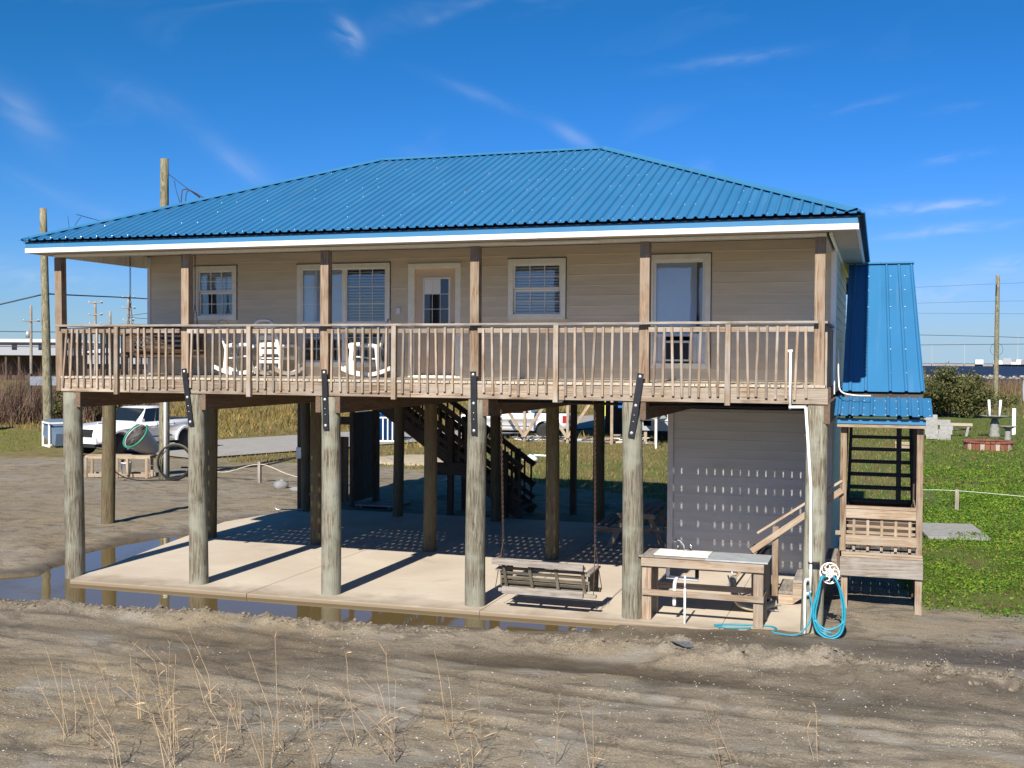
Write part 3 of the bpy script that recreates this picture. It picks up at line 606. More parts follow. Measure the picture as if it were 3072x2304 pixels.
for p, q_ in ((a, xm - .03), (xm + .03, b_)): sash(w, p, q_, zl + .02, d, YW + .02, 3, 3, .02); sash(w, p, q_, c_, zl - .02, YW + .03, 3, 3, .03)
box('roller_shade', w, (a + .01, YW + .06, zl + .03), (xm - .04, YW + .065, d), M_BLIND); blind(w, a, xm, zl - .3, zl, YW + .075, 1.15, .042); blind(w, xm, b_, zl, d, YW + .075, .55, .052)
w, (a, b_, c_, d) = win(3); m_ = 4.90; sash(w, a, b_, m_, d, YW + .02, 3, 2); sash(w, a, b_, c_, m_ - .005, YW + .05, 3, 2); blind(w, a, b_, c_, d, YW + .085, .75, .05)
w, (a, b_, c_, d) = win(4); sash(w, a, b_, 4.10, d, YW + .02, 1, 1, .05); box('roller_shade', w, (a + .03, YW + .06, 4.12), (b_ - .15, YW + .065, d - .03), M_BLIND)
extrude('curtain', w, [(b_ - .20, 5.3), (b_ - .16, 4.6), (b_ - .06, 4.12), (b_, 4.12), (b_, 5.3)], 'Y', YW + .085, YW + .09, M_CURTAIN)
for p, q_ in ((a, 9.76), (10.20, b_)):
    for j in range(3): xx = p + (q_ - p) * j / 3; box('accordion_panel', w, (xx, YW + .01 + .008 * (j % 2), c_), (xx + (q_ - p) / 3 - .004, YW + .03, 4.10), M_VINYL)
ac = thing('window_air_conditioner', 'white window air conditioner in the lower half of the porch window nearest the stair tower', 'air conditioner', (9.98, YW - .10, 3.70))
for p, q_ in (((-.22, -.1, 0), (-.185, .25, .33)), ((.185, -.1, 0), (.22, .25, .33)), ((-.185, -.1, .295), (.185, .25, .33)), ((-.185, -.1, 0), (.185, .25, .03))): box('casing', ac, p, q_, M_VINYL)
box('coil_grille', ac, (-.185, -.085, .03), (.185, -.07, .295), M_BLACK)
dr = box('front_door', H, (5.335, YW + .02, 3.43), (6.10, YW + .062, 5.285), M_DOOR)
for P in ([5.22, 3.39, 5.335, 5.285], [6.10, 3.39, 6.20, 5.285]): box('trim_board', dr, (P[0], YW - .03, P[1]), (P[2], YW + .09, P[3]), M_TRIM)
box('trim_board', dr, (5.22, YW - .032, 5.285), (6.20, YW + .09, 5.372), M_TRIM); box('threshold', dr, (5.30, YW - .05, 3.388), (6.13, YW + .08, 3.43), M_TRIM)
for a, b_ in (((5.485, 4.29), (5.515, 5.13)), ((5.965, 4.29), (5.995, 5.13))): box('lite_frame', dr, (a[0], YW + .008, a[1]), (b_[0], YW + .021, b_[1]), M_VINYL)
for zz in (4.29, 5.10): box('lite_frame', dr, (5.515, YW + .008, zz), (5.965, YW + .021, zz + .03), M_VINYL)
for i in range(3):
    for j in range(3): box('pane', dr, (5.518 + .15 * i, YW + .012, 4.323 + .26 * j), (5.66 + .15 * i, YW + .017, 4.575 + .26 * j), M_CARGLASS if j < 2 or i == 2 else M_BLIND)
for i in (1, 2): box('muntin', dr, (5.509 + .15 * i, YW + .008, 4.32), (5.517 + .15 * i, YW + .0195, 5.10), M_VINYL); box('muntin', dr, (5.515, YW + .009, 4.315 + .26 * i), (5.965, YW + .019, 4.323 + .26 * i), M_VINYL)
for a, b_ in (((5.44, 3.60), (5.69, 4.16)), ((5.745, 3.60), (5.995, 4.16))): box('raised_panel', dr, (a[0], YW + .012, a[1]), (b_[0], YW + .021, b_[1]), M_DOOR)
lathe('handle', dr, [(0, .055), (.022, .05), (.028, .03), (.012, .015), (.012, 0)], M_BLACK, 12, T(6.05, YW + .02, 4.32, rx=math.pi / 2))
box('outlet_box', H, (5.005, YW - .05, 4.50), (5.075, YW - .021, 4.605), M_VINYL); box('outlet_box', H, (9.18, YW - .05, 3.85), (9.225, YW - .021, 3.955), M_VINYL)

# ------------------------------------------------------------------ metal hip roof
EX0, EX1, EY0, EY1, EZ = -.70, 12.86, -.50, 8.62, 5.655
HALF = (EY1 - EY0) / 2; RZ = 7.545; SL = (RZ - EZ) / HALF; CS = 1 / math.sqrt(1 + SL * SL)
RF = part('roof', H)
RIB = .1524
def ribs(u0, u1, pitch, wtop, wbase, hgt):
    P = [(u0, 0)]; k = math.ceil((u0 + .03) / pitch - .5)
    while (k + .5) * pitch < u1 - .03:
        c = (k + .5) * pitch
        for du, hh in ((-wbase, 0), (-wtop, hgt), (wtop, hgt), (wbase, 0)): P.append((c + du, hh))
        k += 1
    return [p for p in P if u0 <= p[0] <= u1] + [(u1, 0)]
def roofface(O, U, inw, width, maxd, par, name, mat):
    O, U, inw = Vector(O), Vector(U), Vector(inw); V_ = (inw + Vector((0, 0, SL))); N = U.cross(V_).normalized(); N = N if N.z > 0 else -N
    u0 = 0
    while u0 < width - .01:
        u1 = min(width, u0 + .9144); P = ribs(u0, u1, RIB, .012, .032, .028)
        for c in (maxd, width - maxd):
            if u0 < c < u1: P.append((c, 0)); P.sort()
        V = []; F = []
        for u, hh in P:
            d = max(.0, min(u, width - u, maxd)); V.append(O + U * u + N * hh + V_ * 0); V.append(O + U * u + V_ * d + N * hh)
        for i in range(len(P) - 1): F.append((2 * i, 2 * i + 2, 2 * i + 3, 2 * i + 1))
        mo(name, par, V, F, mat); u0 = u1
roofface((EX0, EY0, EZ), (1, 0, 0), (0, 1, 0), EX1 - EX0, HALF, RF, 'roof_panel', M_ROOF)
roofface((EX1, EY0, EZ), (0, 1, 0), (-1, 0, 0), EY1 - EY0, HALF, RF, 'roof_panel', M_ROOF)
roofface((EX1, EY1, EZ), (-1, 0, 0), (0, -1, 0), EX1 - EX0, HALF, RF, 'roof_panel', M_ROOF)
roofface((EX0, EY1, EZ), (0, -1, 0), (1, 0, 0), EY1 - EY0, HALF, RF, 'roof_panel', M_ROOF)
e = .045; A = [(EX0 + e, EY0 + e, EZ - .035), (EX1 - e, EY0 + e, EZ - .035), (EX1 - e, EY1 - e, EZ - .035), (EX0 + e, EY1 - e, EZ - .035), (EX0 + HALF, EY0 + HALF, RZ - .035), (EX1 - HALF, EY0 + HALF, RZ - .035)]
mo('roof_deck', RF, A, [(0, 1, 5, 4), (1, 2, 5), (2, 3, 4, 5), (3, 0, 4), (3, 2, 1, 0)], M_DARKIN)
RA, RB = Vector((EX0 + HALF, EY0 + HALF, RZ)), Vector((EX1 - HALF, EY0 + HALF, RZ))
def capstrip(p, q_, sA, sB, w=.16, name='hip_cap'):        # bent flashing over a hip or the ridge
    p, q_ = Vector(p), Vector(q_); d = (q_ - p).normalized(); V = []; up = Vector((0, 0, .034))
    nn = 2
    for i in range(nn):
        c = p + (q_ - p) * i / (nn - 1)
        for s, off in ((sA, w), (sA, w * .5), (None, 0), (sB, w * .5), (sB, w)): V.append(c + up + (Vector(s) * off if s is not None else Vector((0, 0, .006))))
    F = [(i * 5 + k, i * 5 + k + 1, (i + 1) * 5 + k + 1, (i + 1) * 5 + k) for i in range(nn - 1) for k in range(4)]
    mo(name, RF, V, F, M_ROOFCAP)
def inface(inw, d):                                       # direction across the cap, lying in a roof plane
    v = Vector(inw) + Vector((0, 0, SL)); v.normalize(); return v
def across(d, n): c = Vector(d).normalized().cross(Vector(n)).normalized(); return c if c.z < 0 else -c
nF = Vector((0, -SL, 1)).normalized(); nR = Vector((SL, 0, 1)).normalized(); nB = Vector((0, SL, 1)).normalized(); nL = Vector((-SL, 0, 1)).normalized()
for p, q_, n1, n2 in (((EX0, EY0, EZ), RA, nF, nL), ((EX1, EY0, EZ), RB, nF, nR), ((EX1, EY1, EZ), RB, nB, nR), ((EX0, EY1, EZ), RA, nB, nL)):
    d = Vector(q_) - Vector(p); p = Vector(p) + d * .022; capstrip(p, q_, across(d, n1), across(d, n2))
capstrip(RA, RB, across(RB - RA, nF), across(RB - RA, nB), .15, 'ridge_cap')
def screws(name, par, pts, N, mat, r=.011):
    V = []; F = []; N = Vector(N).normalized(); a = N.cross(Vector((1, 0, 0))).normalized(); b_ = N.cross(a)
    for p in pts:
        p = Vector(p); n = len(V)
        for k in range(6): A_ = k * math.pi / 3; V.append(p + (a * math.cos(A_) + b_ * math.sin(A_)) * r)
        V.append(p + N * .008)
        for k in range(6): F.append((n + k, n + (k + 1) % 6, n + 6))
    o = mo(name, par, V, F, mat); o['kind'] = 'stuff'; return o
M_SCREW = plain('screw_heads', (.62, .70, .74), .3, .3)
pts = []
for j in range(8):
    d = .10 + j * .60; k = 1
    while k * RIB < EX1 - EX0:
        u = k * RIB + .115
        if d < min(u, EX1 - EX0 - u) - .2 and d < HALF - .05 and random.random() < (.30 if j else .6): pts.append((EX0 + u, EY0 + d, EZ + d * SL + .004))
        k += 1 if u > 8 else 2
screws('roof_screws', RF, pts, nF, M_SCREW, .0075)
# eave trim: blue flashing, white fascia, soffit
FY = -.425; FX1 = 12.775; FX0 = -.625
box('blue_flashing', RF, (FX0, FY - .006, 5.53), (FX1, FY + .03, 5.635), M_ROOFCAP); 
zf = 5.45
for a, b_ in ((FX0, 3.1), (3.1, 6.6), (6.6, 9.9), (9.9, FX1)): box('fascia', RF, (a, FY - .014, zf), (b_ - .002, FY + .025, 5.53), M_FASCIA)
box('blue_flashing', RF, (FX1 - .03, FY + .031, 5.535), (FX1 + .006, 8.55, 5.635), M_ROOFCAP); box('fascia', RF, (FX1 - .025, FY + .026, zf), (FX1 + .012, 8.55, 5.535), M_FASCIA)
box('fascia', RF, (FX0 - .012, FY + .026, zf), (FX0 + .025, 8.55, 5.62), M_FASCIA); box('fascia', RF, (FX0, 8.55, zf), (FX1, 8.58, 5.62), M_FASCIA)
box('soffit', RF, (FX0 + .03, FY + .03, 5.46), (FX1 - .03, -.096, 5.475), M_SOFFIT)
for s, a, b_ in (('r', 12.43, FX1 - .03), ('l', FX0 + .03, -.34)): box('soffit', RF, (a, -.09, 5.46), (b_, 8.5, 5.475), M_SOFFIT)
box('soffit_trim', RF, (12.40, -.09, 5.42), (12.44, 8.1, 5.458), M_TRIM)
# rear porch roof
rp = part('rear_porch_roof', H)
for i in range(15): box('roof_panel', rp, (-.5 + i * .88, 8.5, 5.42), (.37 + i * .88, 10.7, 5.45), M_ROOF)
box('rear_beam', rp, (-.3, 10.2, 5.2), (12.4, 10.3, 5.418), W_DARK)
for i in range(4): box('rear_column', rp, (.1 + i * 3.9, 10.2, 3.385), (.22 + i * 3.9, 10.3, 5.199), W_DARK)
# lamp and pipes under the joists
lathe('round_lamp', H, [(0, -.05), (.06, -.045), (.085, -.02), (.09, 0)], M_WHITE, 18, T(8.55, .12, ZB))
tube('drain_pipe', H, [(7.6, .16, 3.08), (12.0, .16, 3.06)], .022, M_RUBBER, 8)

# ------------------------------------------------------------------ storage room under the house
SH = thing('storage_room', 'grey vinyl sided storage room under the house with dots of sun on it', 'storage room')
sw_ = mo('front_wall', SH, boxv((9.50, 4.10, 0.004), (12.30, 4.2, 2.855)), BF, M_SHED)
z = .02
while z < 2.82:
    L_, R_ = 9.585, 12.225; s = random.uniform(10.2, 11.6) if random.random() < .6 else None
    for a, b_ in ([(L_, R_)] if s is None else [(L_, s - .001), (s + .001, R_)]): course('siding_board', sw_, a, b_, 4.10, z, min(.163, 2.845 - z), M_SHED)
    z += .163
box('corner_board', SH, (9.48, 4.065, .004), (9.582, 4.2, 2.855), M_SHED); box('corner_board', SH, (12.228, 4.065, .004), (12.32, 4.2, 2.855), M_SHED)
mo('side_wall', SH, boxv((9.50, 4.2, .004), (9.6, 8.4, 2.855)), BF, M_SHED); mo('back_wall', SH, boxv((9.6, 8.3, .004), (12.3, 8.4, 2.855)), BF, M_SHED)
rw2 = mo('side_wall', SH, boxv((12.2, 4.2, .004), (12.305, 8.3, 3.12)), BF, M_SHED); z = .02
while z < 3.0: course('siding_board', rw2, 4.2, 8.29, 12.305, z, .163, M_SHED, 'Y'); z += .163
fl = part('flood_light', SH, (11.95, 4.0, 2.5)); box('mount', fl, (11.92, 4.02, 2.46), (11.99, 4.078, 2.53), M_BOLT)
for s in (-.06, .06): lathe('lamp_head', fl, [(.02, -.06), (.045, -.02), (.055, .05), (.0, .055)], M_BOLT, 12, T(11.955 + s, 3.98, 2.46, rx=2.0))

# ------------------------------------------------------------------ covered stair on the side of the house
ST = thing('covered_staircase', 'wooden stair tower with steep blue metal roof and lattice-railed landing beside the house', 'staircase')
LX0, LX1, LY0, LY1, LZ = 12.53, 13.68, 1.55, 2.75, .88
for x in (LX0 + .045, LX1 - .03):
    box('post', ST, (x - .045, LY0 + .02, LZ if x < 13 else .0), (x + .045, LY0 + .11, 2.74), W_POST)
box('leg', ST, (LX0 + .03, LY0 + .02, -.05), (LX0 + .12, LY0 + .11, .52), W_PINE); box('leg', ST, (LX1 - .078, LY0 + .005, -.05), (LX1 + .018, LY0 + .018, .55), W_PINE)
for x in (LX0 + .05, LX1 - .05): box('leg', ST, (x - .045, LY1 - .1, -.05), (x + .045, LY1, 3.55 if x > 13 else .9), W_DARK)
lf = part('landing', ST)
box('rim_board', lf, (LX0 + .01, LY0 - .04, .52), (LX1 + .03, LY0 - .003, .80), W_GREY); box('rim_board', lf, (LX0 + .03, LY0 - .045, .802), (LX1 + .025, LY0 + .019, .84), W_PINE); box('rim_board', lf, (LX0 + .03, LY0 - .05, .842), (LX1 + .02, LY0 + .018, .878), W_PINE)
box('rim_board', lf, (LX1 - .01, LY0, .6), (LX1 + .028, LY1, .84), W_BEAM); box('rim_board', lf, (LX0 - .03, LY0, .6), (LX0 + .005, LY1, .84), W_BEAM)
for j in range(8): box('deck_board', lf, (LX0 + .01 + j * .144, LY0 + .12, .845), (LX0 + .148 + j * .144, LY1, .883), W_GREY)
lr = part('landing_railing', ST)
box('cap_rail', lr, (LX0 + .09, LY0 + .0, 1.52), (LX1 - .075, LY0 + .10, 1.56), W_PINE); box('top_rail', lr, (LX0 + .09, LY0 - .005, 1.38), (LX1 - .075, LY0 + .033, 1.515), W_PINE); box('bottom_rail', lr, (LX0 + .09, LY0 - .006, .985), (LX1 - .06, LY0 + .032, 1.13), W_PINE)
for j in range(5): xx = LX0 + .205 + j * .197; box('lattice_slat', lr, (xx - .02, LY0 + .034, .90), (xx + .02, LY0 + .052, 1.375), W_PINE)
for zz in (1.145, 1.235, 1.33): box('lattice_slat', lr, (LX0 + .10, LY0 + .053, zz), (LX1 - .08, LY0 + .07, zz + .04), W_PINE)
for yy in (1.75, 1.95, 2.2): box('lattice_slat', lr, (LX1 - .06, yy, .90), (LX1 - .04, yy + .04, 1.50), W_PINE)
box('cap_rail', lr, (LX1 - .09, LY0 + .11, 1.52), (LX1 - .01, LY1, 1.56), W_PINE)
# flight rising away from the landing to the floor above
fl_ = part('upper_flight', ST); NS = 12; rise = (3.38 - LZ) / (NS + 1); run = .255
for i in range(NS): box('tread', fl_, (LX0 + .10, LY1 + i * run - .03, LZ + (i + 1) * rise - .042), (LX1 - .10, LY1 + i * run + .25, LZ + (i + 1) * rise), W_DARK)
for x in (LX0 + .075, LX1 - .08): bar('stringer', fl_, (x, LY1 - .12, LZ + .0), (x, LY1 + NS * run + .1, 3.28), .045, .26, W_DARK)
for x in (LX1 - .03, LX0 + .03): bar('hand_rail', fl_, (x, LY1 - .1, LZ + .95), (x, LY1 + NS * run, 3.3 + .9), .06, .10, W_DARK)
for i in range(4): box('rail_post', fl_, (LX1 - .06, LY1 + i * .7, LZ + i * .7 * .71 - .3), (LX1 + .01, LY1 + .08 + i * .7, LZ + i * .7 * .71 + 1.0), W_DARK)
for x in (LX1 - .25,): box('post', fl_, (x - .045, 6.2, 0), (x + .045, 6.29, 3.2), W_DARK)
for k in range(3): box('riser', fl_, (LX0 + .10, LY1 + k * run + .225, LZ + k * rise + .002), (LX1 - .10, LY1 + k * run + .245, LZ + (k + 1) * rise - .043), W_DARK)  # dark risers added to deepen the shade seen through the lattice
box('shade_panel', fl_, (LX0 + .10, LY1 - .06, LZ + .005), (LX1 - .10, LY1 - .035, 1.42), W_DARK)  # added dark panel, stands in for the stair's shade behind the lattice
# small flight from the slab up to the landing
lo = part('lower_flight', ST)
for i in range(4):
    xx = 11.62 + i * .235; zz = .19 + i * .18; box('tread', lo, (xx, 1.66, zz - .04), (xx + .27, 2.68, zz), W_GREY)
    for yy in (1.62, 2.69): extrude('stringer', lo, [(xx, zz - .36 if i else 0.002), (xx + .235, zz - .18), (xx + .235, zz - .042), (xx, zz - .042)], 'Y', yy, yy + .035, W_PINE('X'))
box('newel_post', lo, (11.55, 1.55, 0.002), (11.64, 1.64, 1.19), W_POST)
bar('hand_rail', lo, (11.24, 1.53, .80), (12.56, 1.53, 1.79), .035, .09, W_PINE); bar('hand_rail', lo, (11.32, 1.595, 1.075), (12.56, 1.595, 1.93), .085, .035, W_PINE)
box('hand_rail_tie', lo, (12.47, 1.52, 1.12), (12.55, 1.6, 1.18), W_PINE)
# roofs over the stair
def slopesheet(name, par, x0, x1, y0, z0, y1, z1, mat, pitch, wt_, wb_, hg, n=1, x0b=None, x1b=None):
    x0b = x0 if x0b is None else x0b; x1b = x1 if x1b is None else x1b
    P = ribs(0, x1 - x0, pitch, wt_, wb_, hg); Nn = Vector((0, -(z1 - z0), y1 - y0)).normalized(); V = []; F = []
    for u, hh in P: 
        f = u / (x1 - x0); V.append(Vector((x0 + u, y0, z0)) + Nn * hh); V.append(Vector((x0b + (x1b - x0b) * f, y1, z1)) + Nn * hh)
    for i in range(len(P) - 1): F.append((2 * i, 2 * i + 2, 2 * i + 3, 2 * i + 1))
    return mo(name, par, V, F, mat), Nn
sr_ = part('stair_roof', ST)
by0, bz0, by1, bz1 = 2.08, 3.255, 5.02, 5.43
_, NN = slopesheet('roof_panel', sr_, 12.53, 13.115, by0, bz0, by1, bz1, M_ROOF, .2286, .014, .030, .022, x0b=12.53, x1b=13.06)
slopesheet('roof_panel', sr_, 13.115, 13.725, by0, bz0, by1, bz1, M_ROOF, .2286, .014, .030, .022, x0b=13.06, x1b=13.605)
pts = [(xx, by0 + (by1 - by0) * f - .02 * NN.y, bz0 + (bz1 - bz0) * f + .028) for f in (.02, .12, .29, .45, .62, .76, .88) for xx in (12.645, 12.87, 13.23, 13.46)]
screws('roof_screws', sr_, pts, NN, M_SCREW, .013)
box('sheathing', sr_, (12.56, by0 + .05, bz0 - .14), (13.70, by0 + .09, bz0 - .025), W_DARK); 
mo('roof_deck', sr_, [(12.55, by0 + .06, bz0 - .04), (13.70, by0 + .06, bz0 - .04), (13.59, by1, bz1 - .05), (12.55, by1, bz1 - .05)], [(0, 1, 2, 3)], M_DARKIN)
for k in range(2): box('ridge_panel', sr_, (12.50 + k * .56, by1 - .06, bz1 + .005), (13.06 + k * .56, by1 + 1.6, bz1 + .04), M_ROOFCAP)
lw = part('landing_roof', ST); ly0, lz0, ly1, lz1 = 1.32, 2.915, 2.12, 3.165
for k in range(2): _, N2 = slopesheet('roof_panel', lw, 12.43 + k * .69, 13.12 + k * .69, ly0, lz0, ly1, lz1, M_ROOF, RIB, .014, .030, .022)
pts = [(12.55 + k * RIB, ly0 + (ly1 - ly0) * f, lz0 + (lz1 - lz0) * f + .005) for f in (.06, .4, .8) for k in range(9)]; screws('roof_screws', lw, pts, N2, M_SCREW, .010)
box('header', lw, (12.48, 1.44, 2.74), (13.72, 1.56, 2.79), W_PINE); box('blue_flashing', lw, (12.48, 1.425, 2.792), (13.72, 1.56, 2.87), M_ROOFCAP)
mo('roof_deck', lw, [(12.5, 1.45, 2.90), (13.72, 1.45, 2.90), (13.72, 2.1, 3.10), (12.5, 2.1, 3.10)], [(0, 1, 2, 3)], M_DARKIN)
tube('conduit', ST, spline([(12.47, 1.9, 3.9), (12.48, 1.86, 3.45), (12.52, 1.8, 3.26), (12.7, 1.78, 3.205), (12.95, 1.77, 3.20)]), .011, M_WHITE, 6)

# ------------------------------------------------------------------ things on and around the slab
def swing(name, label, mats, W_, loc, rz, chain_top, armed=True):
    # faces +Y in its own frame, back towards -Y
    t = thing(name, label, 'swing', loc, rz); wb_, wt_, wa = mats; h = W_ / 2
    for j in range(6): y = -.06 + j * .085; box('seat_slat', t, (-h + .03, y, .33 + .006 * j), (h - .03, y + .066, .352 + .006 * j), wb_)
    for j in range(5): f = .03 + j * .074; bar('back_slat', t, (-h + .02, -.10 - f * .42, .38 + f), (h - .02, -.10 - f * .42, .38 + f), .020, .040, wb_, up=(0, -.42, 1))
    bar('top_board', t, (-h - .06, -.30, .742), (h - .03, -.30, .72), .075, .085, wt_)
    for x in (-h + .10, -h + .10 + (W_ - .16) / 3, -h + .10 + 2 * (W_ - .16) / 3, h - .06): bar('back_strut', t, (x, -.075, .27), (x, -.285, .73), .045, .03, wb_, up=(0, 1, 0))
    bar('lower_board', t, (-h + .06, -.205, .305), (h - .06, -.205, .305), .03, .105, wt_)
    bar('cross_beam', t, (-h - .02, -.13, .29), (h + .12, -.13, .29), .06, .05, wt_); bar('cross_beam', t, (-h - .06, .36, .29), (h + .06, .36, .29), .05, .06, wb_)
    for s in (-1, 1):
        x = s * (h - .005); bar('arm', t, (x, -.22, .60), (x, .40, .63), .10, .03, wa); bar('arm_support', t, (x, .33, .33), (x, .37, .61), .06, .03, wb_, up=(0, 1, 0)); box('side_panel', t, (x - .012, -.1, .34), (x + .012, .33, .59), wb_)
    return t
sg = swing('hanging_bench_swing', 'weathered grey slatted bench swing hanging by chains over the slab', (W_MOSS, W_GREY, W_GREY), 1.36, (8.42, 0, 0), rad(-1.0), 3.1)
def chain(par, p, q_, r=.011, n=34, mat=M_RUST, name='chain'):
    p, q_ = Vector(p), Vector(q_); V = []; F = []; d = (q_ - p) / n; L = d.length; ax = d.normalized()
    for i in range(n):                                     # alternating flat links
        c = p + d * (i + .5); s = Vector((1, 0, 0)) if i % 2 else Vector((0, 1, 0)); w = (s - ax * s.dot(ax)).normalized(); R_ = L * .62; ring = []
        for k in range(8): A_ = k * math.pi / 4; ring.append(c + ax * R_ * math.cos(A_) + w * r * 1.4 * math.sin(A_))
        v, f = tubev(ring, r * .42, 4, True); m0 = len(V); V += v; F += [tuple(a + m0 for a in g) for g in f]
    return mo(name, par, V, F, mat, True)
for s, xt in ((-1, 7.655 - 8.42), (1, 9.115 - 8.42)):
    x = s * .715; chain(sg, (xt, .10, 3.12), (x, .10, .98), .010, 60); 
    for yy in (-.13, .36): tube('chain_leg', sg, [(x, .10, .98), (x + s * .04, yy, .30)], .006, M_RUST, 5)
ps = swing('porch_swing', 'dark brown slatted swing hanging at the far end of the porch', (W_BEAM, W_BEAM, W_BEAM), 1.3, (.80, 1.32, 3.40), rad(-122), 5.4); ps.scale = (1, 1, 1.18)
for s in (-1, 1):
    chain(ps, (s * .6, .35, .32), (s * .6, .12, 1.1), .010, 16); chain(ps, (s * .6, -.15, .32), (s * .6, .12, 1.1), .010, 16); chain(ps, (s * .6, .12, 1.1), (s * .6, .12, 1.87), .010, 24)

# rocking chair, front towards -Y
def rocking_chair(label, loc, rz):
    t = thing('rocking_chair', label, 'rocking chair', loc, rz, 'white rocking chairs on the porch'); t.scale = (.9, .9, .87); M_ = M_PLASTIC
    for s in (-1, 1):
        x = s * .27; pts = [(x, -.46 + .92 * k / 12, .025 + .13 * ((k - 6) / 6) ** 2) for k in range(13)]
        V = []; F = []
        for p in pts:
            for dx, dz in ((-.03, 0), (.03, 0), (.03, .075), (-.03, .075)): V.append((p[0] + dx, p[1], p[2] + dz))
        for k in range(12):
            for a in range(4): F.append((k * 4 + a, k * 4 + (a + 1) % 4, (k + 1) * 4 + (a + 1) % 4, (k + 1) * 4 + a))
        F += [(3, 2, 1, 0), (48, 49, 50, 51)]; mo('rocker', t, V, F, M_)
        bar('leg', t, (x, -.30, .07), (x, -.25, .62), .065, .075, M_, up=(0, 1, 0)); bar('leg', t, (x, .25, .07), (x, .20, .62), .06, .065, M_, up=(0, 1, 0))
        V, F = tubev(spline([(x, -.33, .57), (x, -.27, .635), (x, .0, .64), (x, .24, .60)], 5), .045, 6); mo('arm', t, V, F, M_, True)
    for j in range(5): y = -.24 + j * .095; bar('seat_slat', t, (-.25, y, .42 - .012 * j), (.25, y, .42 - .012 * j), .085, .024, M_)
    bk = part('backrest', t)
    def bp(f): return Vector((0, .20 + f * .22, .42 + f * .70))
    for s in (-1, 1): a, b_ = bp(0), bp(.93); bar('stile', bk, a + Vector((s * .235, 0, 0)), b_ + Vector((s * .215, 0, 0)),   .075, .035, M_, up=(0, 1, 0))
    for f in (.12, .32, .52, .70, .86): c = bp(f); bar('back_slat', bk, c + Vector((-.22, 0, 0)), c + Vector((.22, 0, 0)), .022, .098 if f < .8 else .085, M_, up=(0, .3, 1))
    c = bp(.96); V, F = tubev(spline([c + Vector((-.22, 0, -.03)), c + Vector((-.12, 0, .035)), c + Vector((.12, 0, .035)), c + Vector((.22, 0, -.03))], 5), .028, 6); mo('crest', bk, V, F, M_, True)
    bar('front_rail', t, (-.27, -.24, .37), (.27, -.24, .37), .03, .06, M_); bar('rear_rail', t, (-.27, .22, .30), (.27, .22, .30), .03, .06, M_)
    return t
rocking_chair('white rocking chair facing sideways, nearest the dark porch swing', (2.22, 1.72, ZD), rad(100))
rocking_chair('white rocking chair with its slatted back to the railing', (2.93, 1.72, ZD), rad(172))
rocking_chair('white rocking chair in front of the wide porch window', (4.72, 1.62, ZD), rad(-70))

# outdoor sink counter
SK = thing('sink_counter', 'wooden outdoor counter with a white double sink set in its top', 'sink counter', (0, 0, 0))
for x, y in ((9.87, -.085), (11.44, -.085), (9.87, .38), (11.44, .38)): box('leg', SK, (x, y, .001), (x + .135, y + .09, .80), W_PINE)
box('apron', SK, (9.862, -.125, .775), (11.585, -.087, .905), W_PINE); box('apron', SK, (9.862, .47, .775), (11.585, .507, .905), W_PINE); box('apron', SK, (9.862, -.086, .775), (9.895, .469, .905), W_PINE); box('apron', SK, (11.552, -.086, .775), (11.585, .469, .905), W_PINE)
box('shelf_rail', SK, (9.88, -.124, .36), (11.585, -.087, .445), W_PINE); box('shelf_rail', SK, (9.88, -.0855, .36), (9.915, .37, .445), W_PINE); box('shelf_rail', SK, (11.55, -.0855, .36), (11.582, .37, .445), W_PINE); box('shelf_rail', SK, (9.88, .471, .36), (11.585, .50, .445), W_PINE)
sx0, sx1, sy0, sy1 = 10.03, 10.80, -.03, .44
box('counter_board', SK, (9.83, -.14, .906), (sx0 + .03, .52, .928), W_GREY); box('counter_top', SK, (sx1 - .03, -.14, .906), (11.64, .52, .928), plain('galvanised_sheet', (.34, .36, .36), .5, .1, var=.2, sc=5))
box('counter_board', SK, (sx0 + .031, -.14, .906), (sx1 - .031, sy0 + .02, .928), W_GREY); box('counter_board', SK, (sx0 + .031, sy1 - .02, .906), (sx1 - .031, .52, .928), W_GREY)
sk = part('sink', SK, (sx0, sy0, .93)); M_ENAMEL = plain('enamel', (.82, .79, .70), .2, var=.05)
for a, b_ in (((sx0, sy0), (sx1, sy0 + .035)), ((sx0, sy1 - .085), (sx1, sy1)), ((sx0, sy0 + .035), (sx0 + .035, sy1 - .085)), ((sx1 - .035, sy0 + .035), (sx1, sy1 - .085)), (((sx0 + sx1) / 2 - .02, sy0 + .035), ((sx0 + sx1) / 2 + .02, sy1 - .085))): box('rim', sk, (a[0], a[1], .93), (b_[0], b_[1], .945), M_ENAMEL)
for a, b_ in ((sx0 + .03, (sx0 + sx1) / 2 - .015), ((sx0 + sx1) / 2 + .015, sx1 - .03)):
    y0, y1 = sy0 + .03, sy1 - .08; V = [(a, y0, .94), (b_, y0, .94), (b_, y1, .94), (a, y1, .94), (a + .03, y0 + .03, .77), (b_ - .03, y0 + .03, .77), (b_ - .03, y1 - .03, .77), (a + .03, y1 - .03, .77)]
    mo('basin', sk, V, [(0, 1, 5, 4), (1, 2, 6, 5), (2, 3, 7, 6), (3, 0, 4, 7), (4, 5, 6, 7)], M_ENAMEL)
fx = 10.40; fc = part('faucet', SK, (fx, .39, .945)); box('base', fc, (fx - .11, .365, .946), (fx + .11, .415, .965), M_CHROME)
tube('spout', fc, spline([(fx, .39, .96), (fx - .01, .36, 1.03), (fx - .05, .30, 1.10), (fx - .09, .24, 1.12), (fx - .11, .2, 1.10)]), .012, M_CHROME)
for s in (-1, 1): lathe('tap', fc, [(.018, 0), (.016, .04), (.024, .05), (.024, .07), (0, .075)], M_CHROME, 10, T(fx + s * .09, .39, .965))
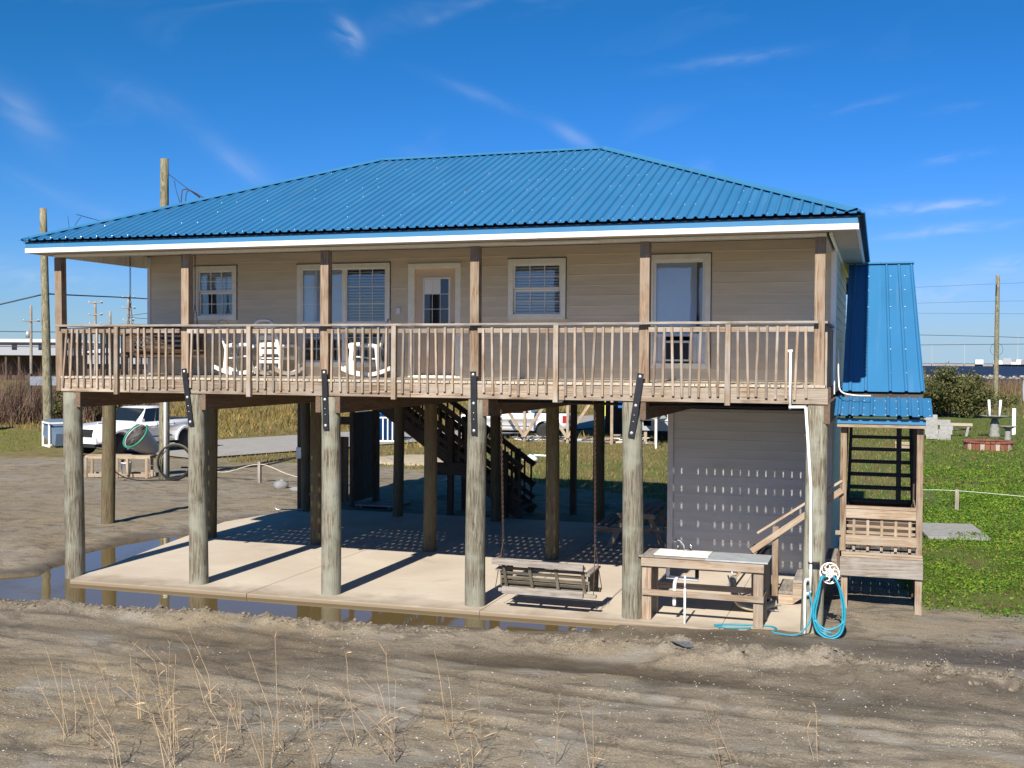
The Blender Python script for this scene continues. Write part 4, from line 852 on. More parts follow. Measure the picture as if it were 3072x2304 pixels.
tube('drain_pipe', SK, [(10.20, .16, .77), (10.20, .16, .60)], .028, M_PVC, 10); tube('drain_pipe', SK, [(10.62, .16, .77), (10.62, .16, .60)], .028, M_RUBBER, 10)
tube('drain_pipe', SK, [(10.18, .16, .585), (10.64, .16, .575)], .027, M_PVC, 10); tube('drain_pipe', SK, spline([(10.34, .16, .585), (10.335, .05, .57), (10.33, -.02, .50), (10.33, -.03, .22)]), .026, M_PVC, 10)
tube('supply_pipe', SK, [(10.50, -.155, .68), (10.50, -.155, .50)], .014, M_PVC, 8); tube('supply_pipe', SK, [(10.50, -.155, .50), (10.50, -.155, -.12)], .017, M_PVC, 8)
# teal hose, hanger and white standpipes beside the corner pile
hg = thing('hose_hanger', 'round white scrollwork hose hanger on the corner pile', 'hose hanger', (12.462, -.17, .845))
tube('rim', hg, [(.125 * math.cos(a), 0, .14 * math.sin(a)) for a in [k * math.pi / 14 for k in range(28)]], .009, M_WHITE, 6, True)
for k in range(8):
    a0 = k * math.pi / 4; pts = []
    for j in range(14):
        f = j / 13; rr = .045 * (1 - .75 * f); cx, cz = .070 * math.cos(a0 + .25), .078 * math.sin(a0 + .25); pts.append((cx + rr * math.cos(a0 + 5.5 * f), 0, cz + rr * math.sin(a0 + 5.5 * f)))
    tube('scroll', hg, pts, .0065, M_WHITE, 5)
    tube('spoke', hg, [(0, 0, 0), (.1 * math.cos(a0), 0, .115 * math.sin(a0))], .006, M_WHITE, 5)
box('bracket', hg, (-.03, .03, -.03), (.03, .12, .03), M_WHITE); lathe('drum', hg, [(.06, .002), (.06, .1)], M_WHITE, 16, T(0, .01, 0, rx=-math.pi / 2)); box('backing_block', H, (12.25, -.10, .78), (12.47, .02, .93), W_POST)
hs_ = thing('garden_hose', 'coiled teal garden hose hanging from the white hanger onto the ground', 'hose', (0, 0, 0))
for i in range(7):
    w = .20 + .018 * random.uniform(-1, 1) - .012 * (i % 3); b_ = -.02 + .14 * random.random() * (i > 1); yy = -.235 - .018 * (i % 4); cx = 12.462 + random.uniform(-.015, .015)
    sk_ = random.uniform(-.03, .03)
    P = [(cx - .055, yy + .05, .80), (cx - .10, yy, .79), (cx - w * .78, yy - .01, .55), (cx - w, yy - .03, .30), (cx - w * .72, yy - .05, .10 + b_), (cx + sk_, yy - .06, .02 + b_), (cx + w * .78, yy - .05, .10 + b_), (cx + w, yy - .03, .34), (cx + w * .80, yy - .01, .60), (cx + .09, yy, .77), (cx + .05, yy + .05, .80)]
    tube('hose_loop', hs_, spline(P, 6), .0125, M_HOSE, 7)
tube('hose_run', hs_, spline([(12.21, -.26, .55), (12.24, -.30, .38), (12.20, -.36, .18), (12.06, -.40, .03), (11.83, -.36, .014), (11.72, -.27, .014), (11.76, -.10, .014), (11.70, .02, .014), (11.56, .05, .014), (11.35, .02, .014), (11.05, -.06, .014), (10.92, -.16, .014), (11.06, -.245, .014), (11.25, -.215, .014), (11.42, -.16, .014)], 8), .0125, M_HOSE, 7)
tube('hose_tail', hs_, spline([(12.20, -.22, .60), (12.23, -.25, .45), (12.30, -.31, .22), (12.38, -.33, .10), (12.5, -.31, .07)], 6), .0125, M_HOSE, 7)
pv = thing('water_pipe', 'white plastic standpipe fixed down the front of the corner pile', 'pipe', (0, 0, 0))
tube('riser', pv, [(12.125, -.20, 3.09), (12.205, -.205, 2.0), (12.215, -.205, .93), (12.215, -.205, .60)], .019, M_PVC, 10); tube('elbow', pv, [(11.90, -.2, 3.085), (12.13, -.2, 3.09)], .021, M_PVC, 10); tube('riser', pv, [(11.917, -.2, 3.06), (11.916, -.2, 3.84)], .018, M_PVC, 10); tube('tee', pv, [(11.88, -.2, 3.845), (11.945, -.2, 3.85)], .021, M_PVC, 10)
tube('loop', pv, spline([(12.215, -.205, .62), (12.205, -.205, .565), (12.15, -.205, .56), (12.143, -.205, .62), (12.143, -.205, .70), (12.16, -.205, .745), (12.21, -.205, .75)], 5), .017, M_PVC, 10); tube('riser', pv, [(12.143, -.205, .60), (12.146, -.215, -.12)], .018, M_PVC, 10); box('strap', pv, (12.18, -.235, .97), (12.33, -.14, .985), M_BLACK)
# canvas bag and oar leaning behind the counter
bg = thing('canvas_chair', 'folded cream canvas beach chair lying on the slab behind the sink counter', 'beach chair', (11.25, 1.15, 0))
V, F = tubev(spline([(-.25, 0, .45), (-.22, -.05, .28), (-.1, -.1, .12), (.15, -.08, .06), (.4, 0, .10)], 5), .05, 7); mo('canvas', bg, [(v[0], v[1] * 3.2 + .1, v[2]) for v in V], F, M_CANVAS, True)
for yy in (-.12, .3): tube('frame', bg, spline([(-.3, yy, .5), (-.2, yy, .2), (0, yy, .03), (.45, yy, .03)], 5), .012, M_BOLT, 6)
bar('leaning_plank', bg, (-.35, .35, .25), (.15, .45, .92), .09, .03, W_PINE); bar('leaning_plank', bg, (-.25, .32, .25), (.20, .42, .90), .05, .02, M_BLACK); box('bin', bg, (-.02, .5, .0), (.26, .78, .85), M_BLACK)
# picnic table in the shade
pt = thing('picnic_table', 'wooden picnic table in the deep shade under the house', 'picnic table', (8.55, 6.4, 0), rad(3))
for j in range(5): box('top_board', pt, (-.36 + j * .146, -.9, .70), (-.222 + j * .146, .9, .74), W_GREY)
for s in (-1, 1):
    for j in range(2): x = s * (.60 + .15 * j) - .07; box('bench_board', pt, (x, -.9, .42), (x + .138, .9, .46), W_GREY)
    for y in (-.62, .62): bar('leg', pt, (s * .22, y, .70), (s * .55, y + .0, 0.0), .038, .12, W_PINE)
for y in (-.66, .66): box('bench_support', pt, (-.82, y - .02, .33), (.82, y + .018, .42), W_PINE); box('top_support', pt, (-.36, y - .02, .61), (.36, y + .018, .70), W_PINE)
# stair down from the rear deck
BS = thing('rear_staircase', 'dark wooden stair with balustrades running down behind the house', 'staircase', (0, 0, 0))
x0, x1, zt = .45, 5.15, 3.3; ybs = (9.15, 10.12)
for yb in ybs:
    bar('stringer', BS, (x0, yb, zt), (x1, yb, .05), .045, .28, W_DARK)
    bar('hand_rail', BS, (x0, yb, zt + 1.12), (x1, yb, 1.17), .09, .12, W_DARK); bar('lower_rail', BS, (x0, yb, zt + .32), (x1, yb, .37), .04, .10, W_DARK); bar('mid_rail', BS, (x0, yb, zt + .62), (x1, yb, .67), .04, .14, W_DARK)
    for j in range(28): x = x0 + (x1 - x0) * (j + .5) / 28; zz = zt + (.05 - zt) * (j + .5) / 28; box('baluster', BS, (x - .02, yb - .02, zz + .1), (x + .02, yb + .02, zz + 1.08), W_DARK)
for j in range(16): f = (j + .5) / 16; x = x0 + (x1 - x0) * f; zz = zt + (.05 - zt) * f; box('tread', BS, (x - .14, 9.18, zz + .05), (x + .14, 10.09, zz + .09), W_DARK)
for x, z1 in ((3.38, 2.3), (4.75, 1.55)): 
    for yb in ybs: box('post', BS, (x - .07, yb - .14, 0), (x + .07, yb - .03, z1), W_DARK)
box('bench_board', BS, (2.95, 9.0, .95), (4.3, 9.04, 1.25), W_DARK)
# plank shower stall
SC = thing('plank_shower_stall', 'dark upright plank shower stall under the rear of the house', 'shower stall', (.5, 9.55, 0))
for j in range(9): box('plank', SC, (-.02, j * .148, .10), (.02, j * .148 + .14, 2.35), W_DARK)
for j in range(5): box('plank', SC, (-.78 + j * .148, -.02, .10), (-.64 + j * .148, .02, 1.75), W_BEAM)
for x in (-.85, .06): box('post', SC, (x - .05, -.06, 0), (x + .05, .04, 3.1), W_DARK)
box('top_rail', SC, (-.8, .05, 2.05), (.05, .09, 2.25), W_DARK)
mt = thing('slatted_floor_mat', 'pale slatted floor mat on the ground beside the shower stall', 'floor mat', (.72, 9.45, 0))
for j in range(9): box('slat', mt, (0, j * .15, .045), (1.0, j * .15 + .135, .08), W_GREY)
for x in (.1, .85): box('batten', mt, (x, 0, 0.0), (x + .05, 1.34, .044), W_GREY)
cp = thing('conduit_pipe', 'thin pale conduit bent along a dark post under the house', 'conduit', (0, 0, 0)); tube('conduit', cp, [(-.12, 8.40, 3.1), (-.12, 8.40, .10), (-.14, 8.38, .05), (-.75, 8.1, .05), (-.80, 8.12, .12)], .016, M_BOLT, 8); box('outlet_box', cp, (-.36, 8.36, 1.28), (-.22, 8.44, 1.55), M_BOLT)
tube('branch', cp, [(-.12, 8.40, .42), (.05, 8.38, .42)], .012, M_BOLT, 6)
# lone pile left of the house
lp = link('timber_pile', pilemesh(.145, 3.0, W_PILE2('Z'), 77), None, T(-3.25, 5.1, -.05)); tag(lp, 'single thick greenish timber pile in the dirt beyond the slab corner', 'pile')
# fish cleaning stand with tub
FSx, FSy, FSr = -9.2, 13.35, rad(17)
fs = thing('slatted_stand', 'low wooden stand in the dirt yard in front of the white pickup', 'stand', (FSx, FSy, 0), FSr)
for y in (-.25, .25):
    box('rail', fs, (-1.05, y - .02, .02), (1.0, y + .02, .13), W_PINE); box('rail', fs, (-1.02, y - .02, .58), (1.0, y + .02, .68), W_PINE)
    for x in (-.98, -.02, .9): box('upright', fs, (x - .04, y - .06, .0), (x + .04, y - .021, .62), W_PINE)
for j in range(4): box('slat', fs, (-1.0, -.22 + j * .115, .681), (1.0, -.13 + j * .115, .70), W_PINE)
box('stub_post', fs, (.28, -.36, .1), (.36, -.28, .6), W_PINE)
tb = thing('tilted_plastic_tub', 'tilted pale grey tub with green rim and black handwriting on the low stand', 'tub', (FSx + .62, FSy + .2, 1.12), 0)
Rt = Matrix.Rotation(rad(252), 4, 'Z') @ Matrix.Rotation(rad(52), 4, 'Y')
M_TUB = plain('pale_grey_plastic', (.38, .38, .41), .5, var=.05)
lathe('tub_wall', tb, [(.0, -.55), (.22, -.55), (.26, -.5), (.42, .28), (.44, .30), (.42, .29), (.40, .26)], M_TUB, 28, Rt); lathe('tub_floor', tb, [(0, .272), (.405, .272)], plain('tub_lid', (.17, .155, .14), .7), 28, Rt)
V, F = tubev([(.445 * math.cos(a), .445 * math.sin(a), .30) for a in [k * math.pi / 14 for k in range(28)]], .03, 7, True); mo('green_rim', tb, V, F, M_GREEN, True, Rt)
V, F = tubev([(.445 * math.cos(a), .445 * math.sin(a), .30) for a in [rad(150 + k * 8) for k in range(7)]], .036, 7); mo('white_grip', tb, V, F, M_PVC, True, Rt)
rq = random.Random(4)
for k in range(9):                                         # hand-lettered marks down the flank
    A_ = rad(-78 + 14 * (k % 3)); hh = .22 - .075 * k; 
    for s in range(3):
        p0 = (A_ + rq.uniform(-.12, .12), hh + rq.uniform(-.05, .05)); p1 = (A_ + rq.uniform(-.12, .12), hh + rq.uniform(-.06, .06))
        def on(a, h): r_ = .26 + (h + .5) / .78 * .16 + .006; return (r_ * math.cos(a), r_ * math.sin(a), h)
        V, F = tubev([on(*p0), on((p0[0] + p1[0]) / 2 + .02, (p0[1] + p1[1]) / 2), on(*p1)], .009, 4); mo('hand_lettering', tb, V, F, M_RUBBER, False, Rt)
dj = thing('blue_jug', 'blue plastic drum standing among the legs of the low stand', 'drum', (FSx - .42, FSy + .05, 0), 0); lathe('drum', dj, [(0, 0), (.19, 0), (.20, .05), (.20, .55), (.12, .66), (.05, .68), (.05, .73), (0, .73)], M_BLUE, 18); tube('handle', dj, spline([(-.09, 0, .64), (-.07, 0, .78), (.07, 0, .78), (.09, 0, .64)], 4), .014, M_BLUE, 6)
bs_ = thing('blue_box', 'blue box standing on the slatted stand behind the lone pile', 'box', (FSx - .45, FSy + .02, .70)); box('side', bs_, (-.16, -.12, 0), (.16, .12, .33), M_BLUE); box('lid', bs_, (-.17, -.13, .33), (.17, .13, .37), M_BLUE)
bk_ = thing('white_bucket', 'white bucket under the middle of the low stand', 'bucket', (FSx + .22, FSy - .02, 0)); lathe('bucket', bk_, [(0, .02), (.13, .02), (.155, .44), (.165, .44), (.165, .47), (.15, .47), (.13, .05), (0, .05)], M_PVC, 20); tube('bail', bk_, spline([(-.16, 0, .45), (-.1, .1, .52), (.1, .1, .52), (.16, 0, .45)], 4), .005, M_BOLT, 5)
ch = thing('black_pipe_coil', 'coil of black pipe leaning against the utility pole in the yard', 'pipe coil', (-7.15, 13.2, .0), rad(17))
for i in range(5): 
    r_ = .54 - .03 * (i % 3); V, F = tubev([(r_ * math.cos(a) + .012 * i, -.05 * i + .25 * math.sin(a) * .25, .56 + r_ * math.sin(a)) for a in [k * math.pi / 16 for k in range(32)]], .017, 6, True); mo('loop', ch, V, F, M_RUBBER if i % 3 else plain('olive_pipe', (.10, .09, .05), .6), True)
tube('loose_end', ch, spline([(-1.75, -.5, .95), (-1.72, -.55, .5), (-1.5, -.5, .2), (-1.0, -.45, .04), (-.4, -.3, .03), (.2, -.2, .03)], 6), .02, M_RUBBER, 6)
wp = link('white_vent_pipe', mesh(*tubev([(0, 0, -.1), (0, 0, 2.35), (0, 0, 2.36), (0, 0, 3.4)], [.055, .055, .062, .062], 12), M_PVC, True), None, T(-7.41, 13.1, 0)); tag(wp, 'upright white plastic pipe beside the yard utility pole', 'pipe')
sb = thing('white_sandbag', 'small white sandbag slumped at the edge of the house shadow', 'sandbag', (-3.08, 12.4, 0)); lump('bag', sb, (0, 0, 0), (.19, .15, .17), M_SAND_BAG, 3, .4); lump('tied_neck', sb, (.04, 0, .15), (.07, .05, .08), M_SAND_BAG, 4)
for i, (x, y, lab) in enumerate(((-2.4, 12.2, 'flat grey sandbag right beside the white sandbag'), (1.9, 12.2, 'grey sandbag lying beyond the slatted floor mat'), (6.6, 11.8, 'grey sandbag lying past the foot of the rear stair'))):
    o = lump('sandbag', None, (x, y, -.02), (.26, .17, .09), M_SAND_BAG, 10 + i, i * .8); tag(o, lab, 'sandbag', 'sandbags in the rear shade')
# rope fences
def stake(x, y, h, label, group, w=.09, mat=W_GREY):
    o = box('fence_stake', None, (x - w / 2, y - w / 2, -.1), (x + w / 2, y + w / 2, h), mat); return tag(o, label, 'stake', group)
stake(-4.42, 13.5, .62, 'short wooden stake holding a rope in the dirt behind the porch', 'rope fence stakes'); stake(14.93, 14.0, .55, 'short wooden stake with a string across the lawn beside the stair tower', 'rope fence stakes'); stake(-6.9, 13.95, .45, 'stubby wooden stake beside the black pipe coil', 'rope fence stakes')
def ropeobj(name, label, pts, r, mat): o = tube(name, None, spline(pts, 6), r, mat, 5); return tag(o, label, 'rope')
ropeobj('fence_rope', 'sagging rope from the short stake towards the house', [(-7.2, 14.2, .35), (-5.9, 13.9, .22), (-4.42, 13.5, .55), (-3.0, 13.0, .30), (-.4, 11.5, .28)], .016, M_CANVAS); ropeobj('dark_rope', 'dark cable stretched over the stake towards the shower stall', [(-7.6, 14.2, .28), (-6.2, 13.9, .35), (-4.42, 13.55, .5), (-2.8, 12.6, .85), (-.35, 8.5, 1.32)], .028, M_RUBBER)
ropeobj('lawn_string', 'thin white string stretched over the lawn from the stair tower', [(13.7, 13.6, .53), (14.93, 14.0, .52), (17.5, 14.6, .34), (20, 15.2, .32)], .005, M_WHITE)
cb = box('concrete_plank', None, (-.62, -.75, 0), (.62, .75, .06), M_CONC, None); cb.matrix_basis = T(14.55, 9.75, .10, rad(10), rad(3)); tag(cb, 'flat grey concrete panel lying in the lawn by the stair tower', 'panel')

# ------------------------------------------------------------------ pickups
def pickup(label, loc, rz, group='white pickups parked beyond the house'):
    t = thing('pickup_truck', label, 'pickup', loc, rz, group)     # front towards -X, length 5.4
    hw = .93
    def arch(cx, r, z0=.42, n=9): return [(cx + r * math.cos(math.pi * k / n), z0 + max(0, r * math.sin(math.pi * k / n)) * .98) for k in range(n + 1)]
    FW, RW, R_ = -1.72, 1.62, .47
    side = [(-2.66, .52), (-2.70, .80), (-2.62, 1.02), (-2.30, 1.12), (-1.05, 1.20), (-.95, 1.22), (2.60, 1.22), (2.66, 1.10), (2.66, .55)] + [(p[0], p[1]) for p in arch(RW, R_)] + [(1.1, .42), (-1.2, .42)] + arch(FW, R_) + [(-2.25, .45)]
    def shell(name, pl, prof, mat, bev=.05):
        V = []; n = len(pl)
        for s, wsc in ((-1, 0), (-1, 1), (1, 1), (1, 0)):
            for (x, z) in pl: V.append((x + (0), s * prof(x, z, wsc), z))
        F = [tuple(range(n - 1, -1, -1)), tuple(range(3 * n, 4 * n))]
        for a in range(3):
            for i in range(n): F.append((a * n + i, a * n + (i + 1) % n, (a + 1) * n + (i + 1) % n, (a + 1) * n + i))
        me = mesh(V, F, mat, False); bm = bmesh.new(); bm.from_mesh(me); bmesh.ops.recalc_face_normals(bm, faces=bm.faces[:]); bmesh.ops.bevel(bm, geom=[e_ for e_ in bm.edges if e_.calc_face_angle(0) > .6], offset=bev, segments=2, affect='EDGES'); bm.to_mesh(me); bm.free()
        return link(name, me, t)
    def prof(x, z, ws):
        w = hw - .10 * max(0, (-x - 2.1)) ** 1.2 - .05 * max(0, z - .95) / .3 - .03 * max(0, .7 - z); return w * (1.0 if ws == 0 else .985)
    V = []; n = len(side)
    me = None
    Vv = [(x, -prof(x, z, 0), z) for x, z in side] + [(x, prof(x, z, 0), z) for x, z in side]
    F = [tuple(range(n)), tuple(range(2 * n - 1, n - 1, -1))] + [(i, i + n, (i + 1) % n + n, (i + 1) % n) for i in range(n)]
    me = mesh(Vv, F, M_CAR, False); bm = bmesh.new(); bm.from_mesh(me); bmesh.ops.recalc_face_normals(bm, faces=bm.faces[:])
    bmesh.ops.bevel(bm, geom=[e_ for e_ in bm.edges if abs(e_.verts[0].co.y - e_.verts[1].co.y) < .2 and len(e_.link_faces) == 2 and e_.verts[0].co.z > .6 and e_.verts[1].co.z > .6], offset=.055, segments=3, affect='EDGES')
    for f in bm.faces: f.smooth = True
    bm.to_mesh(me); bm.free(); link('body', me, t)
    # bed opening
    box('bed', t, (1.0, -.72, 1.14), (2.56, .72, 1.232), M_RUBBER)
    # cabin
    lo = [(-1.02, 1.18), (.98, 1.18)]; hi = [(-.18, 1.76), (.74, 1.78)]; w0, w1 = .84, .66
    V = [(-1.02, -w0, 1.17), (.98, -w0, 1.17), (.98, w0, 1.17), (-1.02, w0, 1.17), (-.22, -w1, 1.745), (.80, -w1, 1.76), (.80, w1, 1.76), (-.22, w1, 1.745)]
    me = mesh(V, [(3, 2, 1, 0), (4, 5, 6, 7), (0, 1, 5, 4), (1, 2, 6, 5), (2, 3, 7, 6), (3, 0, 4, 7)], M_CAR); bm = bmesh.new(); bm.from_mesh(me); bmesh.ops.bevel(bm, geom=bm.edges[:], offset=.06, segments=3, affect='EDGES')
    for f in bm.faces: f.smooth = True
    bm.to_mesh(me); bm.free(); link('cabin', me, t)
    def quad(name, P, off, mat): 
        P = [Vector(p) for p in P]; nn = (P[1] - P[0]).cross(P[2] - P[0]).normalized(); c = sum(P, Vector()) / len(P)
        if nn.dot(c - Vector((0, 0, 1.3))) < 0: nn = -nn
        V = [p + nn * off for p in P] + [p + nn * (off - .02) for p in P]; k = len(P)
        return mo(name, t, V, [tuple(range(k)), tuple(range(2 * k - 1, k - 1, -1))] + [(i, (i + 1) % k, (i + 1) % k + k, i + k) for i in range(k)], mat)
    def L(a, b_, f): return tuple(a[i] + (b_[i] - a[i]) * f for i in range(3))
    for s in (-1, 1):
        A, B, Cc, D = (-1.02, s * w0, 1.17), (.98, s * w0, 1.17), (.80, s * w1, 1.76), (-.22, s * w1, 1.745)
        def uv(u, v): return L(L(A, B, u), L(D, Cc, u), v)
        quad('side_window', [uv(.20, .06), uv(.52, .06), uv(.52, .90), uv(.05, .90)], .012, M_CARGLASS); quad('side_window', [uv(.545, .06), uv(.93, .06), uv(.92, .90), uv(.545, .90)], .012, M_CARGLASS)
        box('mirror', t, (-.80, s * .86 - (.0 if s > 0 else .20), 1.16), (-.66, s * .86 + (.20 if s > 0 else 0), 1.32), M_CAR)
        for x in (-.08, .88): box('door_handle', t, (x, s * .912 - .012, 1.00), (x + .16, s * .912 + .012, 1.03), M_CAR)
        for x in (-.95, .12, 1.0): box('door_gap', t, (x, s * .914 - .006, .52), (x + .012, s * .914 + .006, 1.14), M_RUBBER)
        box('sill_moulding', t, (-.9, s * .925 - .012, .60), (.9, s * .925 + .012, .64), M_RUBBER)
        for cx in (FW, RW):
            fl = [(cx + (R_ + d) * math.cos(math.pi * k / 10), .42 + (R_ + d) * math.sin(math.pi * k / 10)) for d, ks in ((.075, range(11)), (.0, range(10, -1, -1))) for k in ks]
            extrude('wheel_arch', t, fl, 'Y', s * .90, s * .975, M_CAR)
            wh = part('wheel', t, (cx, s * .80, .39))
            m_ = T(cx, s * .80, .39, rx=-s * math.pi / 2); lathe('tyre', wh, [(.25, -.11), (.36, -.12), (.39, -.08), (.39, .08), (.36, .125), (.25, .12)], M_RUBBER, 26, m_); lathe('rim', wh, [(0, .085), (.05, .085), (.06, .06), (.23, .07), (.26, .115), (.26, .0), (0, .0)], M_RUBBER, 24, m_)
            for k in range(6):
                a_ = k * math.pi / 3; bar('spoke', wh, (cx + .03 * math.cos(a_), s * .905, .39 + .03 * math.sin(a_)), (cx + .235 * math.cos(a_), s * .895, .39 + .235 * math.sin(a_)), .035, .02, M_BOLT, up=(0, 1, 0))
        V = [(-2.58, s * .60, 1.0), (-2.42, s * .86, 1.02), (-2.38, s * .87, .90), (-2.60, s * .60, .86)]; quad('headlight', V, .03, M_LAMP); quad('tail_light', [(2.665, s * .90, .78), (2.665, s * .90, 1.14), (2.665, s * .70, 1.14), (2.665, s * .70, .78)], .012, M_TAIL); quad('tail_light', [(2.45, s * .925, .80), (2.66, s * .925, .80), (2.66, s * .915, 1.13), (2.45, s * .915, 1.13)], .012, M_TAIL)
    quad('windshield', [L((-1.02, -w0, 1.17), (-.22, -w1, 1.745), .12), L((-1.02, w0, 1.17), (-.22, w1, 1.745), .12), L((-1.02, w0 * .95, 1.17), (-.22, w1 * .95, 1.745), .90), L((-1.02, -w0 * .95, 1.17), (-.22, -w1 * .95, 1.745), .90)], .012, M_CARGLASS)
    quad('rear_window', [(.95, -.68, 1.27), (.95, .68, 1.27), (.83, .58, 1.68), (.83, -.58, 1.68)], .02, M_CARGLASS)
    gr = part('grille', t, (-2.68, 0, .85)); box('grille_panel', gr, (-2.715, -.56, .72), (-2.64, .56, 1.0), M_RUBBER)
    for j in range(4): box('grille_bar', gr, (-2.722, -.54, .75 + j * .065), (-2.70, .54, .765 + j * .065), M_BLACK)
    V, F = tubev([(-2.725, .09 * math.cos(a), .87 + .06 * math.sin(a)) for a in [k * math.pi / 8 for k in range(16)]], .010, 5, True); mo('badge', gr, V, F, M_CHROME, True); V, F = tubev([(-2.725, .035 * math.cos(a), .875 + .045 * math.sin(a)) for a in [k * math.pi / 6 for k in range(12)]], .008, 5, True); mo('badge', gr, V, F, M_CHROME, True)
    box('front_bumper', t, (-2.76, -.82, .48), (-2.60, .82, .70), M_CAR); box('skid_plate', t, (-2.72, -.7, .34), (-2.5, .7, .478), M_RUBBER); box('rear_bumper', t, (2.62, -.85, .50), (2.78, .85, .66), M_CHROME); box('hood_scoop', t, (-1.75, -.24, 1.15), (-1.15, .24, 1.20), M_CAR); box('scoop_mouth', t, (-1.762, -.2, 1.16), (-1.748, .2, 1.19), M_RUBBER)
    box('underbody', t, (-2.2, -.7, .30), (2.4, .7, .52), M_RUBBER); tube('antenna', t, [(.55, 0, 1.77), (.63, 0, 1.83)], .03, M_RUBBER, 6)
    return t
th = rad(80); p1 = pickup('white double-cab pickup parked facing the yard, seen past the porch piles', (-14.27, 21.04, .055), th)
pickup('white pickup parked broadside behind the dark rear stair', (-3.3, 34.6, 0), rad(6)); pickup('white pickup at the left edge of the photo with only its tail showing', (-31.9, 28.6, .05), rad(22))
# ------------------------------------------------------------------ poles and wires
def upole(name, label, base, top, r0, r1, arms=(), group=None, mat=None, extra=None):
    t = thing(name, label, 'utility pole', base, 0, group); top = Vector(top) - Vector(base); n = 10; V, F = tubev([top * (i / n) - Vector((0, 0, .3 if i == 0 else 0)) for i in range(n + 1)], [r0 + (r1 - r0) * i / n for i in range(n + 1)], 14); mo('shaft', t, V, F, mat or W_POLE('Z'), True)
    for h, w in arms:
        c = top * (h / top.z); a = box('cross_arm', t, c + Vector((-w * .8, -w * .6 * .3, -.06)), c + Vector((w * .8, w * .6 * .3, .06)), W_GREY)
        for s in (-.75, .75): lathe('insulator', a, [(.05, 0), (.07, .1), (.03, .2), (0, .22)], M_BOLT, 8, Matrix.Translation(c + Vector((s * w, 0, .06))))
    return t
pa = upole('utility_pole', 'leaning timber utility pole in front of the brown thicket', (-20.7, 23.65, 0), (-21.06, 23.78, 10.05), .205, .145); bar('pole_band', pa, (-.2, 0, 3.0), (.2, 0, 3.02), .42, .03, M_BOLT) if False else None
pb = upole('utility_pole', 'timber service pole rising from behind the blue roof', (-7.63, 13.35, 0), (-7.72, 13.5, 9.75), .165, .125)
pc = upole('utility_pole', 'tall bare timber pole by the hedge near the shore', (21.7, 79.4, 0), (21.75, 79.63, 10.5), .20, .15); tube('wire_hoop', pc, [(.45 * math.cos(a), -.22, 4.7 + .5 * math.sin(a)) for a in [k * math.pi / 12 for k in range(24)]], .012, M_WIRE, 4, True); box('hollow', pc, (-.13, -.20, 9.1), (-.03, -.14, 9.75), M_RUBBER)
for (x, z, nm, ar) in ((-94.5, 10.5, 'distant transformer pole over the white longhouse', ((8.4, 1.6),)), (-86.4, 11.1, 'distant crossarm pole nearest the porch corner post', ((10.9, 1.3), (9.3, 1.3), (8.0, 1.2))), (-84.5, 9.8, 'distant plain short pole between two crossarm poles', ()), (-82.2, 11.9, 'distant crossarm pole seen just beside the house corner', ((11.6, 1.2), (10.2, 1.2), (8.6, 1.0)))):
    yy = {-94.5: 106.9, -86.4: 109.6, -84.5: 110.2, -82.2: 111}[x]; pd_ = upole('distant_pole', nm, (x, yy, 0), (x, yy, z), .2, .16, ar, 'distant poles along the road', W_GREY('Z'))
    if x == -94.5: lathe('transformer', pd_, [(0, 6.2), (.3, 6.2), (.3, 7.0), (0, 7.1)], M_BOLT, 12, T(-.5, 0, 0))
def wire(label, pts, r=.012): o = tube('power_line', None, spline(pts, 6), r, M_WIRE, 4); return tag(o, label, 'wire')
wire('service cable sloping from the timber pole to the blue roof', [(-7.6, 13.5, 9.3), (-6.5, 13.3, 8.6), (-4.6, 12.6, 7.5), (-2.0, 11.0, 6.4)], .012); wire('looped drip wire hanging beside the timber service pole', [(-7.5, 13.4, 7.95), (-7.2, 13.4, 8.15), (-6.95, 13.3, 8.1), (-7.15, 13.3, 8.7), (-7.3, 13.4, 9.05)], .012); wire('drip cable dropping from the service cable behind the roof', [(-6.1, 13.2, 8.45), (-6.75, 13.2, 8.75), (-6.85, 13.1, 8.4), (-6.75, 13.0, 6.4)], .017)
wire('second drip cable beside the first one behind the roof', [(-6.3, 13.25, 8.5), (-6.65, 13.2, 8.7), (-6.7, 13.1, 8.3), (-6.55, 13.0, 6.4)], .015)
wire('cable from the leaning pole top towards the house', [(-17.6, 22.6, 9.35), (-18.6, 22.9, 9.6), (-16, 21.8, 9.0), (-12, 20, 8.2), (-8, 18, 7.2)], .012); wire('drooping wire loop under the leaning pole cable', [(-19.3, 23.2, 9.6), (-19.2, 23.2, 8.8), (-19.05, 23.1, 7.9)], .013); wire('second drooping wire loop under the leaning pole cable', [(-18.4, 22.9, 9.5), (-18.7, 22.9, 9.1), (-18.6, 22.9, 8.4), (-18.5, 22.9, 7.8)], .013)
wire('cable running left from the leaning pole out of the photo', [(-21, 23.6, 6.35), (-23.5, 22.6, 5.7), (-27, 21, 4.9), (-31, 19, 4.2)], .03); wire('cable running right from the leaning pole past the porch post', [(-20.9, 23.8, 6.4), (-30, 45, 7.3), (-52, 80, 8.6), (-82, 111, 9.0), (-70, 118, 8.6), (-50, 125, 8.2)], .03)
wire('upper distant line left of the house', [(-125, 98, 7.2), (-94.5, 107, 7.0), (-60, 118, 6.8)], .05); wire('lower distant line left of the house', [(-125, 98, 5.2), (-94.5, 107, 5.0), (-60, 118, 4.8)], .05)
